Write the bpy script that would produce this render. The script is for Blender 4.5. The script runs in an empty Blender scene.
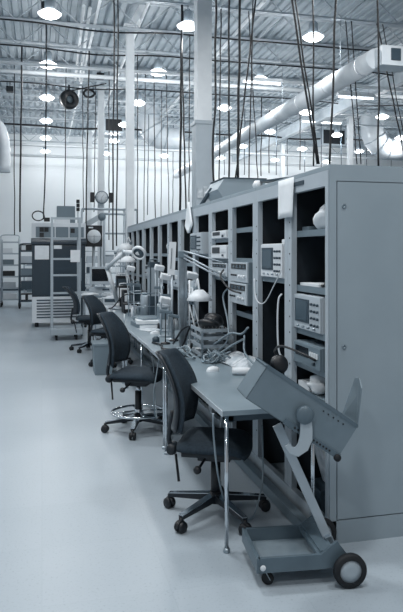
import bpy, bmesh, math, random
from mathutils import Vector, Matrix, Euler
random.seed(7)
scene = bpy.context.scene
C = scene.collection
PI = math.pi
R = math.radians

# ------------------------------------------------------------------ camera
EYE = 1.61
YAW = R(14.0)
FPX = 640.0
U0, V0 = 201.5, 253.0
cd = bpy.data.cameras.new('camera')
cam = bpy.data.objects.new('camera', cd)
C.objects.link(cam)
cam.location = (0, 0, EYE)
cam.rotation_euler = (R(90), 0, -YAW)
cd.sensor_fit = 'VERTICAL'
cd.sensor_height = 36.0
cd.lens = FPX / 612.0 * 36.0
cd.shift_y = (V0 - 306.0) / 612.0
cd.clip_end = 200
scene.camera = cam

# ------------------------------------------------------------------ world, large lights, exposure
w = bpy.data.worlds.new('world')
scene.world = w
w.use_nodes = True
w.node_tree.nodes['Background'].inputs[0].default_value = (0.97, 0.98, 1.0, 1)
w.node_tree.nodes['Background'].inputs[1].default_value = 0.45
scene.view_settings.view_transform = 'Standard'
scene.view_settings.look = 'None'
scene.view_settings.exposure = -0.45
scene.view_settings.gamma = 1.0

LAMP_W = 67.0       # light of each high-bay lamp
BOWL_E = 4.0        # brightness of their bowls


def area(name, loc, sx, sy, power, rot=(0, 0, 0)):
    l = bpy.data.lights.new(name, 'AREA')
    l.shape = 'RECTANGLE'
    l.size = sx
    l.size_y = sy
    l.energy = power
    l.color = (1.0, 0.995, 0.985)
    o = bpy.data.objects.new(name, l)
    o.location = loc
    o.rotation_euler = rot
    C.objects.link(o)
    return o


# the rows of lamps go on over the part of the hall around and behind the camera
for (lx, ly, pw) in ((0.1, 5.2, 130), (0.1, 8.3, 120), (-2.4, 5.0, 130), (2.6, 2.0, 90), (0.1, 1.0, 140), (-2.4, -1.5, 110), (2.6, -2.0, 90),
                     (-4.8, 8.5, 130), (5.2, 5.2, 120), (5.2, 8.3, 120)):
    area('hall_lamp_light', (lx, ly, 5.6), 0.5, 0.5, pw)


def ray(u, v):
    s = (u - U0) / FPX
    t = (V0 - v) / FPX
    return Vector((math.sin(YAW) + s * math.cos(YAW), math.cos(YAW) - s * math.sin(YAW), t))


def at(u, v, X=None, Y=None, Z=None):
    d = ray(u, v)
    if X is not None:
        k = X / d.x
    elif Y is not None:
        k = Y / d.y
    else:
        k = (Z - EYE) / d.z
    return Vector((k * d.x, k * d.y, EYE + k * d.z))


# ------------------------------------------------------------------ materials
RAMP = [(0.0, (4, 8, 13)), (0.12, (17, 27, 36)), (0.25, (43, 59, 71)), (0.4, (84, 101, 112)), (0.55, (124, 140, 150)),
        (0.7, (165, 177, 186)), (0.85, (207, 214, 220)), (1.0, (240, 246, 249))]


def s2l(c):
    c /= 255.0
    return c / 12.92 if c <= 0.04045 else ((c + 0.055) / 1.055) ** 2.4


def tone(L):
    L = max(0, min(1, L))
    for i in range(len(RAMP) - 1):
        a, ca = RAMP[i]
        b, cb = RAMP[i + 1]
        if L <= b:
            t = (L - a) / (b - a)
            return tuple(s2l(ca[k] + (cb[k] - ca[k]) * t) for k in range(3)) + (1,)
    return tone(1)


_m = {}


def mat(name, L, rough=0.5, metal=0.0, var=0.0, scale=8.0, L2=None, bump=0.0, spec=0.5, stretch=None, emit=0, detail=4):
    if name in _m:
        return _m[name]
    m = bpy.data.materials.new(name)
    _m[name] = m
    m.use_nodes = True
    nt = m.node_tree
    b = nt.nodes['Principled BSDF']
    b.inputs['Roughness'].default_value = rough
    b.inputs['Metallic'].default_value = metal
    b.inputs['Specular IOR Level'].default_value = spec
    b.inputs['Base Color'].default_value = tone(L)
    if emit:
        b.inputs['Emission Color'].default_value = (0.93, 0.97, 1, 1)
        b.inputs['Emission Strength'].default_value = emit
    if var or L2 is not None or bump:
        tc = nt.nodes.new('ShaderNodeTexCoord')
        mp = nt.nodes.new('ShaderNodeMapping')
        nz = nt.nodes.new('ShaderNodeTexNoise')
        nz.inputs['Scale'].default_value = scale
        nz.inputs['Detail'].default_value = detail
        nt.links.new(tc.outputs['Object'], mp.inputs[0])
        if stretch:
            mp.inputs['Scale'].default_value = stretch
        nt.links.new(mp.outputs[0], nz.inputs['Vector'])
        if var or L2 is not None:
            cr = nt.nodes.new('ShaderNodeValToRGB')
            cr.color_ramp.elements[0].position = 0.35
            cr.color_ramp.elements[1].position = 0.65
            cr.color_ramp.elements[0].color = tone(L - var)
            cr.color_ramp.elements[1].color = tone(L + var if L2 is None else L2)
            nt.links.new(nz.outputs[0], cr.inputs[0])
            nt.links.new(cr.outputs[0], b.inputs['Base Color'])
        if bump:
            bp = nt.nodes.new('ShaderNodeBump')
            bp.inputs['Strength'].default_value = bump
            bp.inputs['Distance'].default_value = 0.01
            nt.links.new(nz.outputs[0], bp.inputs['Height'])
            nt.links.new(bp.outputs[0], b.inputs['Normal'])
    return m


def floor_mat():
    m = bpy.data.materials.new('floor_vinyl')
    m.use_nodes = True
    nt = m.node_tree
    b = nt.nodes['Principled BSDF']
    b.inputs['Roughness'].default_value = 0.36
    b.inputs['Specular IOR Level'].default_value = 0.55
    tc = nt.nodes.new('ShaderNodeTexCoord')
    big = nt.nodes.new('ShaderNodeTexNoise')
    big.inputs['Scale'].default_value = 0.7
    big.inputs['Detail'].default_value = 2
    sp = nt.nodes.new('ShaderNodeTexNoise')
    sp.inputs['Scale'].default_value = 75
    sp.inputs['Detail'].default_value = 3
    br = nt.nodes.new('ShaderNodeTexBrick')
    br.offset = 0.0
    br.inputs['Scale'].default_value = 1.0
    br.inputs['Brick Width'].default_value = 0.6
    br.inputs['Row Height'].default_value = 0.6
    br.inputs['Mortar Size'].default_value = 0.002
    br.inputs['Color1'].default_value = tone(0.71)
    br.inputs['Color2'].default_value = tone(0.695)
    br.inputs['Mortar'].default_value = tone(0.68)
    for n in (big, sp, br):
        nt.links.new(tc.outputs['Object'], n.inputs['Vector'])
    r1 = nt.nodes.new('ShaderNodeValToRGB')
    r1.color_ramp.elements[0].position = 0.2
    r1.color_ramp.elements[0].color = (0.80, 0.82, 0.84, 1)
    r1.color_ramp.elements[1].position = 0.8
    r1.color_ramp.elements[1].color = (1, 1, 1, 1)
    nt.links.new(big.outputs[0], r1.inputs[0])
    r2 = nt.nodes.new('ShaderNodeValToRGB')
    r2.color_ramp.elements[0].position = 0.30
    r2.color_ramp.elements[0].color = (0.80, 0.82, 0.84, 1)
    r2.color_ramp.elements[1].position = 0.42
    r2.color_ramp.elements[1].color = (1, 1, 1, 1)
    nt.links.new(sp.outputs[0], r2.inputs[0])
    m1 = nt.nodes.new('ShaderNodeMix')
    m1.data_type = 'RGBA'
    m1.blend_type = 'MULTIPLY'
    m1.inputs[0].default_value = 1
    nt.links.new(br.outputs[0], m1.inputs[6])
    nt.links.new(r1.outputs[0], m1.inputs[7])
    m2 = nt.nodes.new('ShaderNodeMix')
    m2.data_type = 'RGBA'
    m2.blend_type = 'MULTIPLY'
    m2.inputs[0].default_value = 1
    nt.links.new(m1.outputs[2], m2.inputs[6])
    nt.links.new(r2.outputs[0], m2.inputs[7])
    nt.links.new(m2.outputs[2], b.inputs['Base Color'])
    return m


M = dict(
    deck=mat('deck_paint', 0.66, 0.6, var=0.05, scale=1.2),
    steelw=mat('white_painted_steel', 0.92, 0.45, var=0.02, scale=5),
    joist=mat('joist_paint', 0.74, 0.5, var=0.04, scale=3),
    wall=mat('wall_paint', 0.96, 0.7, var=0.015, scale=0.6),
    wall2=mat('side_wall_paint', 0.8, 0.7, var=0.02, scale=0.6),
    duct=mat('duct_metal', 0.82, 0.35, 0.0, var=0.05, scale=2),
    cab=mat('cabinet_enamel', 0.60, 0.42, var=0.012, scale=2.5, bump=0.02),
    cabf=mat('cabinet_frame_enamel', 0.71, 0.40, var=0.015, scale=3),
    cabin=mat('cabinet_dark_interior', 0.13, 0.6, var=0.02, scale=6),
    shelf=mat('shelf_steel', 0.52, 0.35, 0.2),
    black=mat('black_plastic', 0.07, 0.45),
    rubber=mat('black_rubber', 0.06, 0.7),
    cable=mat('black_cable', 0.06, 0.5),
    gcable=mat('grey_cable', 0.55, 0.5),
    fabric=mat('dark_chair_fabric', 0.205, 0.95, var=0.02, scale=60, bump=0.25),
    shell=mat('chair_shell_plastic', 0.13, 0.5),
    chrome=mat('chrome', 0.85, 0.16, 1.0),
    steel=mat('brushed_steel', 0.68, 0.32, 0.85, var=0.04, scale=14),
    alu=mat('painted_grey_tube', 0.7, 0.4, 0.3),
    bench=mat('bench_laminate', 0.54, 0.28, var=0.02, scale=4),
    edge=mat('bench_edge_trim', 0.72, 0.4),
    under=mat('bench_underside', 0.3, 0.6),
    white=mat('white_plastic', 0.88, 0.4),
    beige=mat('pale_instrument_plastic', 0.74, 0.45),
    grey=mat('mid_grey_plastic', 0.48, 0.5),
    dgrey=mat('dark_grey_metal', 0.3, 0.45, 0.2),
    screen=mat('dark_screen_glass', 0.1, 0.12),
    gscreen=mat('grey_screen_glass', 0.36, 0.15),
    paper=mat('white_paper', 0.9, 0.8, var=0.02, scale=10),
    print_=mat('printed_paper', 0.86, 0.8, L2=0.66, scale=14),
    oven=mat('oven_dark_enamel', 0.235, 0.35, var=0.01, scale=2),
    ovenl=mat('oven_light_enamel', 0.86, 0.4, var=0.02, scale=3),
    cart=mat('cart_blue_grey_enamel', 0.40, 0.38, 0.15, var=0.02, scale=6),
    cartl=mat('cart_tray_bed', 0.55, 0.5, var=0.04, scale=7),
    tray=mat('cradle_enamel', 0.47, 0.42, 0.15, var=0.015, scale=6),
    hub=mat('pale_wheel_hub', 0.66, 0.4),
    cloth=mat('white_cloth', 0.9, 0.9, bump=0.2, scale=20),
    bowl=mat('lamp_bowl_glass', 0.95, 0.3, emit=BOWL_E),
    tube=mat('fluorescent_tube', 0.95, 0.3, emit=6.0),
    cardboard=mat('bin_plastic', 0.5, 0.5),
)
M['floor'] = floor_mat()


# ------------------------------------------------------------------ mesh builder
def frame_of(a, b):
    z = (Vector(b) - Vector(a))
    L = z.length
    z.normalize()
    x = z.orthogonal().normalized()
    y = z.cross(x)
    return x, y, z, L


class MB:
    def __init__(s):
        s.bm = bmesh.new()

    def box(s, c, d, rot=None, bev=0.0):
        """centre, full size, optional Euler/Matrix"""
        r = bmesh.ops.create_cube(s.bm, size=1.0)
        vs = r['verts']
        bmesh.ops.scale(s.bm, vec=d, verts=vs)
        if bev > 0:
            es = list({e for v in vs for e in v.link_edges})
            rb = bmesh.ops.bevel(s.bm, geom=es, offset=bev, segments=2, affect='EDGES', profile=0.7)
            vs = list({v for f in rb['faces'] for v in f.verts} | {v for v in vs if v.is_valid})
        if rot is not None:
            mt = Euler(rot).to_matrix() if not isinstance(rot, Matrix) else rot
            bmesh.ops.rotate(s.bm, cent=(0, 0, 0), matrix=mt, verts=vs)
        bmesh.ops.translate(s.bm, vec=c, verts=vs)
        return s

    def b2(s, lo, hi, bev=0.0):
        lo = Vector(lo)
        hi = Vector(hi)
        return s.box((lo + hi) / 2, hi - lo, None, bev)

    def cyl(s, a, b, r, n=12, r2=None, caps=True):
        a = Vector(a)
        b = Vector(b)
        x, y, z, L = frame_of(a, b)
        r2 = r if r2 is None else r2
        A = [s.bm.verts.new(a + (x * math.cos(2 * PI * i / n) + y * math.sin(2 * PI * i / n)) * r) for i in range(n)]
        B = [s.bm.verts.new(b + (x * math.cos(2 * PI * i / n) + y * math.sin(2 * PI * i / n)) * r2) for i in range(n)]
        for i in range(n):
            f = s.bm.faces.new((A[i], A[(i + 1) % n], B[(i + 1) % n], B[i]))
            f.smooth = True
        if caps:
            s.bm.faces.new(list(reversed(A)))
            s.bm.faces.new(B)
        return s

    def bar(s, a, b, wx, wy, up=(0, 0, 1)):
        a = Vector(a)
        b = Vector(b)
        z = (b - a).normalized()
        x = Vector(up).cross(z)
        if x.length < 1e-4:
            x = Vector((1, 0, 0))
        x.normalize()
        y = z.cross(x)
        q = [(-1, -1), (1, -1), (1, 1), (-1, 1)]
        A = [s.bm.verts.new(a + x * p * wx / 2 + y * r_ * wy / 2) for p, r_ in q]
        B = [s.bm.verts.new(b + x * p * wx / 2 + y * r_ * wy / 2) for p, r_ in q]
        for i in range(4):
            s.bm.faces.new((A[i], A[(i + 1) % 4], B[(i + 1) % 4], B[i]))
        s.bm.faces.new(list(reversed(A)))
        s.bm.faces.new(B)
        return s

    def tube(s, pts, r, n=8, smooth=3, closed=False):
        P = [Vector(p) for p in pts]
        if smooth and len(P) > 2:
            Q = []
            N = len(P)
            rng = range(N if closed else N - 1)
            for i in rng:
                p0 = P[(i - 1) % N] if closed or i > 0 else P[i] * 2 - P[i + 1]
                p1 = P[i]
                p2 = P[(i + 1) % N]
                p3 = P[(i + 2) % N] if closed or i + 2 < N else p2 * 2 - p1
                for k in range(smooth + 1):
                    t = k / (smooth + 1)
                    Q.append(0.5 * ((2 * p1) + (p2 - p0) * t + (2 * p0 - 5 * p1 + 4 * p2 - p3) * t * t + (3 * p1 - p0 - 3 * p2 + p3) * t ** 3))
            if not closed:
                Q.append(P[-1])
            P = Q
        N = len(P)
        rings = []
        x = None
        for i, p in enumerate(P):
            if closed:
                t = P[(i + 1) % N] - P[i - 1]
            else:
                t = P[min(i + 1, N - 1)] - P[max(i - 1, 0)]
            if t.length < 1e-9:
                t = Vector((0, 0, 1))
            t.normalize()
            if x is None:
                x = t.orthogonal().normalized()
            else:
                x = x - t * x.dot(t)
                if x.length < 1e-6:
                    x = t.orthogonal()
                x.normalize()
            y = t.cross(x)
            rings.append([s.bm.verts.new(p + (x * math.cos(2 * PI * k / n) + y * math.sin(2 * PI * k / n)) * r) for k in range(n)])
        for i in range(N if closed else N - 1):
            a = rings[i]
            b = rings[(i + 1) % N]
            for k in range(n):
                f = s.bm.faces.new((a[k], a[(k + 1) % n], b[(k + 1) % n], b[k]))
                f.smooth = True
        if not closed:
            s.bm.faces.new(list(reversed(rings[0])))
            s.bm.faces.new(rings[-1])
        return s

    def lathe(s, prof, c=(0, 0, 0), n=24, axis=None, smooth=True):
        """prof = [(r, z)...] about z through c, or about axis"""
        c = Vector(c)
        if axis is None:
            x, y, z = Vector((1, 0, 0)), Vector((0, 1, 0)), Vector((0, 0, 1))
        else:
            z = Vector(axis).normalized()
            x = z.orthogonal().normalized()
            y = z.cross(x)
        rings = []
        for (r, h) in prof:
            if r < 1e-5:
                rings.append([s.bm.verts.new(c + z * h)])
            else:
                rings.append([s.bm.verts.new(c + z * h + (x * math.cos(2 * PI * k / n) + y * math.sin(2 * PI * k / n)) * r) for k in range(n)])
        for a, b in zip(rings, rings[1:]):
            for k in range(n):
                k2 = (k + 1) % n
                if len(a) == 1 and len(b) == 1:
                    continue
                if len(a) == 1:
                    f = s.bm.faces.new((a[0], b[k2], b[k]))
                elif len(b) == 1:
                    f = s.bm.faces.new((a[k], a[k2], b[0]))
                else:
                    f = s.bm.faces.new((a[k], a[k2], b[k2], b[k]))
                f.smooth = smooth
        return s

    def prism(s, poly, d):
        """closed polygon of 3D points extruded by vector d"""
        d = Vector(d)
        A = [s.bm.verts.new(Vector(p)) for p in poly]
        B = [s.bm.verts.new(Vector(p) + d) for p in poly]
        n = len(A)
        s.bm.faces.new(list(reversed(A)))
        s.bm.faces.new(B)
        for i in range(n):
            s.bm.faces.new((A[i], A[(i + 1) % n], B[(i + 1) % n], B[i]))
        return s

    def grid(s, fn, nu, nv, thick=None, smooth=True):
        """fn(i/nu, j/nv) -> point ; thick: function of (u,v) -> offset vector for the back side"""
        def sheet(off):
            return [[s.bm.verts.new(Vector(fn(i / nu, j / nv)) + (Vector(thick(i / nu, j / nv)) if off else Vector((0, 0, 0)))) for j in range(nv + 1)] for i in range(nu + 1)]
        A = sheet(False)
        B = sheet(True) if thick else None
        def quad(p, fl):
            f = s.bm.faces.new(p if not fl else list(reversed(p)))
            f.smooth = smooth
        for i in range(nu):
            for j in range(nv):
                quad([A[i][j], A[i + 1][j], A[i + 1][j + 1], A[i][j + 1]], False)
                if B:
                    quad([B[i][j], B[i + 1][j], B[i + 1][j + 1], B[i][j + 1]], True)
        if B:
            for i in range(nu):
                quad([A[i][0], B[i][0], B[i + 1][0], A[i + 1][0]], False)
                quad([A[i][nv], A[i + 1][nv], B[i + 1][nv], B[i][nv]], False)
            for j in range(nv):
                quad([A[0][j], A[0][j + 1], B[0][j + 1], B[0][j]], False)
                quad([A[nu][j], B[nu][j], B[nu][j + 1], A[nu][j + 1]], False)
        return s

    def obj(s, name, m, parent=None, recentre=False, auto=False):
        bmesh.ops.recalc_face_normals(s.bm, faces=s.bm.faces)
        off = Vector((0, 0, 0))
        if recentre and len(s.bm.verts):
            xs = [v.co.x for v in s.bm.verts]
            ys = [v.co.y for v in s.bm.verts]
            zs = [v.co.z for v in s.bm.verts]
            off = Vector(((min(xs) + max(xs)) / 2, (min(ys) + max(ys)) / 2, min(zs)))
            bmesh.ops.translate(s.bm, vec=-off, verts=s.bm.verts)
        me = bpy.data.meshes.new(name)
        s.bm.to_mesh(me)
        s.bm.free()
        me.materials.append(M[m] if isinstance(m, str) else m)
        o = bpy.data.objects.new(name, me)
        C.objects.link(o)
        o.location = off
        if parent is not None:
            o.parent = parent
        return o


def thing(name, label, cat, loc=(0, 0, 0), rz=0.0, group=None):
    o = bpy.data.objects.new(name, None)
    o.empty_display_size = 0.1
    C.objects.link(o)
    o.location = loc
    o.rotation_euler = (0, 0, rz)
    o['label'] = label
    o['category'] = cat
    if group:
        o['group'] = group
    return o


def tag(o, label, cat, group=None):
    o['label'] = label
    o['category'] = cat
    if group:
        o['group'] = group
    return o


def solo(mb, name, m, label, cat, group=None):
    return tag(mb.obj(name, m, None, recentre=True), label, cat, group)


def struct(o):
    o['kind'] = 'structure'
    return o


def dup(root, loc, rz, label, group=None):
    r = root.copy()
    C.objects.link(r)
    r.location = loc
    r.rotation_euler = (0, 0, rz)
    r['label'] = label
    if group:
        r['group'] = group
    for ch in list(root.children):
        c = ch.copy()
        C.objects.link(c)
        c.parent = r
        for g in list(ch.children):
            d = g.copy()
            C.objects.link(d)
            d.parent = c
    return r


ORD = ['first', 'second', 'third', 'fourth', 'fifth', 'sixth', 'seventh', 'eighth', 'ninth', 'tenth', 'eleventh', 'twelfth', 'thirteenth', 'fourteenth', 'fifteenth']

# ================================================================== SETTING
YB = 28.6       # back wall
XR = 20.0       # right wall
XL = -7.0
DECK = 6.75
struct(MB().b2((XL, -4, -0.1), (XR, YB, 0)).obj('floor', 'floor'))
wb = MB().b2((XL, YB, 0), (XR, YB + 0.2, DECK + 0.1))
x = XL + 1.1
while x < XR:
    wb.b2((x, YB - 0.012, 0.12), (x + 0.03, YB + 0.01, DECK))
    x += 1.25
struct(wb.obj('wall_back', 'wall'))
struct(MB().b2((XR, -4, 0), (XR + 0.2, YB + 0.2, DECK + 0.1)).obj('wall_right', 'wall2'))
struct(MB().b2((XL - 0.2, -4, 0), (XL, YB + 0.2, DECK + 0.1)).obj('wall_left', 'wall2'))
struct(MB().b2((XL, YB - 0.03, 0), (XR, YB, 0.12)).obj('baseboard_back', 'dgrey'))
# corrugated roof deck, ribs along the hall
dk = MB()
pitch = 0.20
n = int((XR - XL) / pitch)
prof = []
for i in range(n):
    x0 = XL + i * pitch
    prof += [(x0, DECK), (x0 + 0.11, DECK), (x0 + 0.13, DECK + 0.05), (x0 + 0.18, DECK + 0.05)]
prof.append((XR, DECK))
vs0 = [dk.bm.verts.new((a, -4, b)) for a, b in prof]
vs1 = [dk.bm.verts.new((a, YB, b)) for a, b in prof]
for i in range(len(prof) - 1):
    dk.bm.faces.new((vs0[i], vs0[i + 1], vs1[i + 1], vs1[i]))
dk.b2((XL, -4, DECK + 0.06), (XR, YB, DECK + 0.16))
struct(dk.obj('ceiling', 'deck'))

# bar joists across the hall
JOIST_Y = [5.26 + 1.55 * k for k in range(15)]
JT, JB = DECK - 0.01, 6.15


def joist_mesh():
    parts = []
    m = MB()
    for z in (JT - 0.03, JB):
        m.b2((XL + 0.02, -0.045, z), (XR - 0.02, -0.012, z + 0.035)).b2((XL + 0.02, 0.012, z), (XR - 0.02, 0.045, z + 0.035))
    parts.append(('chord', m))
    m = MB()
    x = XL + 0.3
    up = True
    while x < XR - 0.9:
        a = (x, 0, JB + 0.02) if up else (x, 0, JT - 0.02)
        b = (x + 0.62, 0, JT - 0.02) if up else (x + 0.62, 0, JB + 0.02)
        m.cyl(a, b, 0.014, 5)
        x += 0.62
        up = not up
    parts.append(('web', m))
    return parts


def zoff(m):
    return m


j0 = None
for k, jy in enumerate(JOIST_Y):
    nb = len(JOIST_Y) - 1 - k
    lab = 'pale steel open-web roof joist, ' + ORD[nb] + ' in line from the back wall'
    if j0 is None:
        j0 = thing('roof_joist', lab, 'roof joist', (0, jy, 0), 0, 'open-web roof joists')
        for nm, m in joist_mesh():
            m.obj(nm, 'joist', j0)
    else:
        dup(j0, (0, jy, 0), 0, lab)

# girders running down the hall on the column lines
for k, (gx, lab) in enumerate(((1.62, 'white steel girder above the cabinet row under the roof deck'), (8.6, 'white steel girder over the right part of the hall'))):
    m = MB()
    m.b2((gx - 0.09, 4.2, 6.12), (gx + 0.09, YB - 0.02, 6.145)).b2((gx - 0.09, 4.2, 5.78), (gx + 0.09, YB - 0.02, 5.80)).b2((gx - 0.012, 4.2, 5.80), (gx + 0.012, YB - 0.02, 6.12))
    if k == 0:
        continue
    solo(m, 'girder', 'joist', lab, 'girder')

# ------------------------------------------------------------------ columns
def column(x, y, w, top, label, wide=None):
    t = thing('steel_column', label, 'column', (x, y, 0))
    m = MB()
    m.b2((-w / 2, -w / 2, 0), (w / 2, w / 2, top), 0.012)
    m.obj('shaft', 'steelw', t)
    MB().b2((-w * 0.9, -w * 0.9, 0), (w * 0.9, w * 0.9, 0.025)).obj('base_plate', 'steelw', t)
    MB().b2((-w * 0.8, -w * 0.8, top), (w * 0.8, w * 0.8, top + 0.03)).obj('cap_plate', 'steelw', t)
    return t


p = at(130, 240, Y=13.2)
c1 = column(p.x, 13.2, 0.165, 6.28, 'slim white steel column rising just past the far end of the cabinet row')
MB().bar((0.0, 0, 6.2), (0.28, -0.1, 6.72), 0.14, 0.14).obj('knee_brace', 'steelw', c1)
p = at(204, 240, Y=10.4)
c2 = column(p.x - 0.02, 10.4, 0.25, 6.11, 'broad white steel column standing behind the cabinet row with papers taped to it')
MB().b2((-0.155, -0.17, 0), (0.155, 0.155, 3.78), 0.01).b2((-0.175, -0.18, 3.74), (0.175, 0.175, 3.80)).obj('column_casing', 'cabf', c2)
p = at(101, 240, Y=17.7)
c3 = column(p.x, 17.7, 0.17, 6.11, 'white steel column carrying the round clock beyond the benches')
p = at(350, 240, Y=19.5)
column(p.x, 19.5, 0.16, 6.11, 'white steel column on the right rising from behind the nearest cabinet')
p = at(282.5, 240, Y=25)
column(p.x, 25, 0.16, 6.11, 'distant thin white column to the left of the nearest cabinet top')
p = at(89, 240, Y=24)
column(p.x, 24, 0.2, 6.11, 'distant white column left of the clock column')
# papers on the broad column
for (u0, u1, v0, v1, lab) in ((197.5, 203, 188, 198, 'small white notice taped low on the broad white column'), (203.5, 207.5, 186, 199, 'narrow printed notice on the right side of the broad white column')):
    a = at(u0, v0, Y=10.222)
    b = at(u1, v1, Y=10.222)
    solo(MB().b2((a.x, 10.214, b.z), (b.x, 10.224, a.z)), 'notice', 'print_', lab, 'paper')

# clock on the column
p = at(101, 198, Y=17.5)
t = thing('clock', 'round two-sided wall clock on the white column above the chart recorder', 'clock', (p.x, 17.3, p.z))
MB().lathe([(0, -0.05), (0.16, -0.05), (0.175, -0.03), (0.175, 0.03), (0.155, 0.05), (0.15, 0.04), (0, 0.04)], axis=(0, -1, 0), n=28).obj('clock_case', 'grey', t)
MB().lathe([(0, 0.042), (0.148, 0.042), (0.148, 0.045), (0, 0.045)], axis=(0, -1, 0), n=28).obj('dial', 'white', t)
m = MB().bar((0, -0.05, 0), (0.06, -0.05, 0.06), 0.012, 0.005).bar((0, -0.05, 0), (-0.02, -0.05, -0.1), 0.01, 0.005)
for k in range(12):
    a = k * PI / 6
    m.bar((0.12 * math.sin(a), -0.049, 0.12 * math.cos(a)), (0.138 * math.sin(a), -0.049, 0.138 * math.cos(a)), 0.008, 0.004)
m.obj('clock_hands', 'black', t)
MB().b2((-0.3, -0.03, -0.13), (-0.2, 0.12, 0.13), 0.01).b2((0.2, -0.03, -0.13), (0.3, 0.12, 0.13), 0.01).b2((-0.21, 0.0, -0.03), (0.21, 0.05, 0.03)).obj('side_housing', 'black', t)
MB().b2((-0.03, 0.04, -0.03), (0.03, 0.32, 0.03)).obj('mounting_arm', 'grey', t)

# ------------------------------------------------------------------ high-bay lamps
def lamp_parts(t):
    MB().lathe([(0, -0.03), (0.1, -0.026), (0.165, 0.0), (0.20, 0.035), (0.205, 0.045), (0.195, 0.05), (0.12, 0.10), (0.08, 0.11), (0, 0.11)], n=20).obj('bowl', 'bowl', t)
    MB().lathe([(0, 0.11), (0.085, 0.11), (0.09, 0.16), (0.09, 0.3), (0.05, 0.34), (0, 0.34)], n=12).obj('ballast_housing', 'alu', t)
    MB().cyl((0, 0, 0.33), (0, 0, 0.42), 0.012, 6).obj('stem', 'alu', t)
    l = bpy.data.lights.new('high_bay_light', 'POINT')
    l.energy = LAMP_W
    l.shadow_soft_size = 0.15
    l.color = (1.0, 0.995, 0.985)
    o = bpy.data.objects.new('high_bay_light', l)
    C.objects.link(o)
    o.parent = t
    o.location = (0, 0, -0.28)


LZ = 5.735
lp = None
rows = [(0.13, 'over the aisle', range(6)), (2.6, 'over the cabinet row', range(6)), (5.08, 'just right of the cabinet row', range(6)), (7.6, 'left of the far right row', (2, 3, 4, 5)), (10.1, 'far right of the hall', (1, 2, 3, 4, 5)), (12.6, 'near the right wall', (3, 4, 5))]
LY = [11.46, 14.56, 17.66, 20.76, 23.86, 26.96]
for (lx, lab, ks) in rows:
    for q, k in enumerate(ks):
        L = 'round high-bay lamp, ' + ORD[q] + ' from the camera, ' + lab
        if lp is None:
            lp = thing('high_bay_lamp', L, 'ceiling lamp', (lx, LY[k], LZ), 0, 'high-bay ceiling lamps')
            lamp_parts(lp)
        else:
            dup(lp, (lx, LY[k], LZ), 0, L)

# fluorescent strip lights on the right
def strip(u, v, Y, half, label, rz=0):
    p = at(u, v, Y=Y)
    t = thing('strip_light', label, 'strip light', (p.x, Y, p.z), rz, 'fluorescent strip lights')
    MB().prism([(-half, -0.1, 0), (-half, 0.1, 0), (-half, 0.04, 0.08), (-half, -0.04, 0.08)], (2 * half, 0, 0)).obj('reflector', 'white', t)
    MB().cyl((-half + 0.03, 0, -0.02), (half - 0.03, 0, -0.02), 0.022, 8).obj('lamp_tube', 'tube', t)
    jy = min(JOIST_Y, key=lambda q: abs(q - Y))
    MB().cyl((-half * 0.7, 0, 0.08), (-half * 0.7, 0, JB - p.z), 0.006, 5).cyl((half * 0.7, 0, 0.08), (half * 0.7, 0, JB - p.z), 0.006, 5).obj('hanger', 'alu', t)


strip(356, 97, 14.56, 0.5, 'bright fluorescent strip hanging above the nearest cabinet')
strip(262, 82, 13.01, 0.45, 'fluorescent strip hanging left of the big round duct')
strip(385, 139, 22.31, 0.6, 'fluorescent strip at the far right edge under the elbow duct')
strip(322, 122, 19.21, 0.7, 'fluorescent strip between the two hanging cables behind the cabinets')

# ------------------------------------------------------------------ ducts and pipes under the roof
t = thing('round_duct', 'long pale round air duct slanting down the right side of the ceiling', 'duct', (5.65, 9.6, 5.0))
m = MB()
m.cyl((0, 0.5, 0), (0, 17.5, 0), 0.18, 28)
m.obj('duct_run', 'duct', t)
for k in range(12):
    MB().cyl((0, 0.9 + k * 1.4, 0), (0, 0.95 + k * 1.4, 0), 0.188, 28).obj('duct_seam', 'duct', t)
MB().b2((-0.02, 0.25, -0.17), (0.56, 0.62, 0.17), 0.01).obj('duct_end_box', 'duct', t)
m = MB().b2((0.15, 0.23, -0.08), (0.33, 0.25, 0.12))
m.obj('vent_grille', 'dgrey', t)
for k in range(5):
    MB().cyl((-0.0, 1.86 + k * 3.1, 0.17), (0, 1.86 + k * 3.1, 1.15), 0.008, 5).obj('hanger', 'alu', t)


def elbow(p, r, rad, label):
    """quarter bend: comes down from the deck and turns to the right"""
    t = thing('elbow_duct', label, 'duct', p)
    pts = [(0, 0, 1.35), (0, 0, 0.55)] + [(r - r * math.cos(a), 0, 0.55 - r * math.sin(a)) for a in [R(15 * q) for q in range(1, 7)]] + [(r + 0.5, 0, 0.55 - r)]
    MB().tube(pts, rad, 20, smooth=1).obj('bend', 'duct', t)
    m = MB()
    for q in (0, 2, 4):
        a = R(30 + q * 12)
        m.tube([(r - r * math.cos(a), 0, 0.55 - r * math.sin(a)), (r - r * math.cos(a + 0.06), 0, 0.55 - r * math.sin(a + 0.06))], rad * 1.05, 20, smooth=0)
    m.obj('bend_seam', 'alu', t)


p = at(148, 130, Y=22.4)
elbow((p.x, 22.4, p.z - 0.1), 0.75, 0.42, 'big pale duct elbow seen between the slim column and the broad column')
p = at(372, 140, Y=21.6)
elbow((p.x, 21.6, p.z - 0.1), 0.75, 0.42, 'big pale duct elbow at the right above the nearest cabinet')
p = at(3, 150, Y=19)
solo(MB().tube([(p.x - 0.5, 19, 5.4), (p.x - 0.12, 19, 5.2), (p.x + 0.02, 19, 4.7), (p.x + 0.03, 19, 3.9)], 0.17, 16), 'elbow_duct', 'duct', 'pale duct drop bending down at the left edge of the photo', 'duct')

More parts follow.
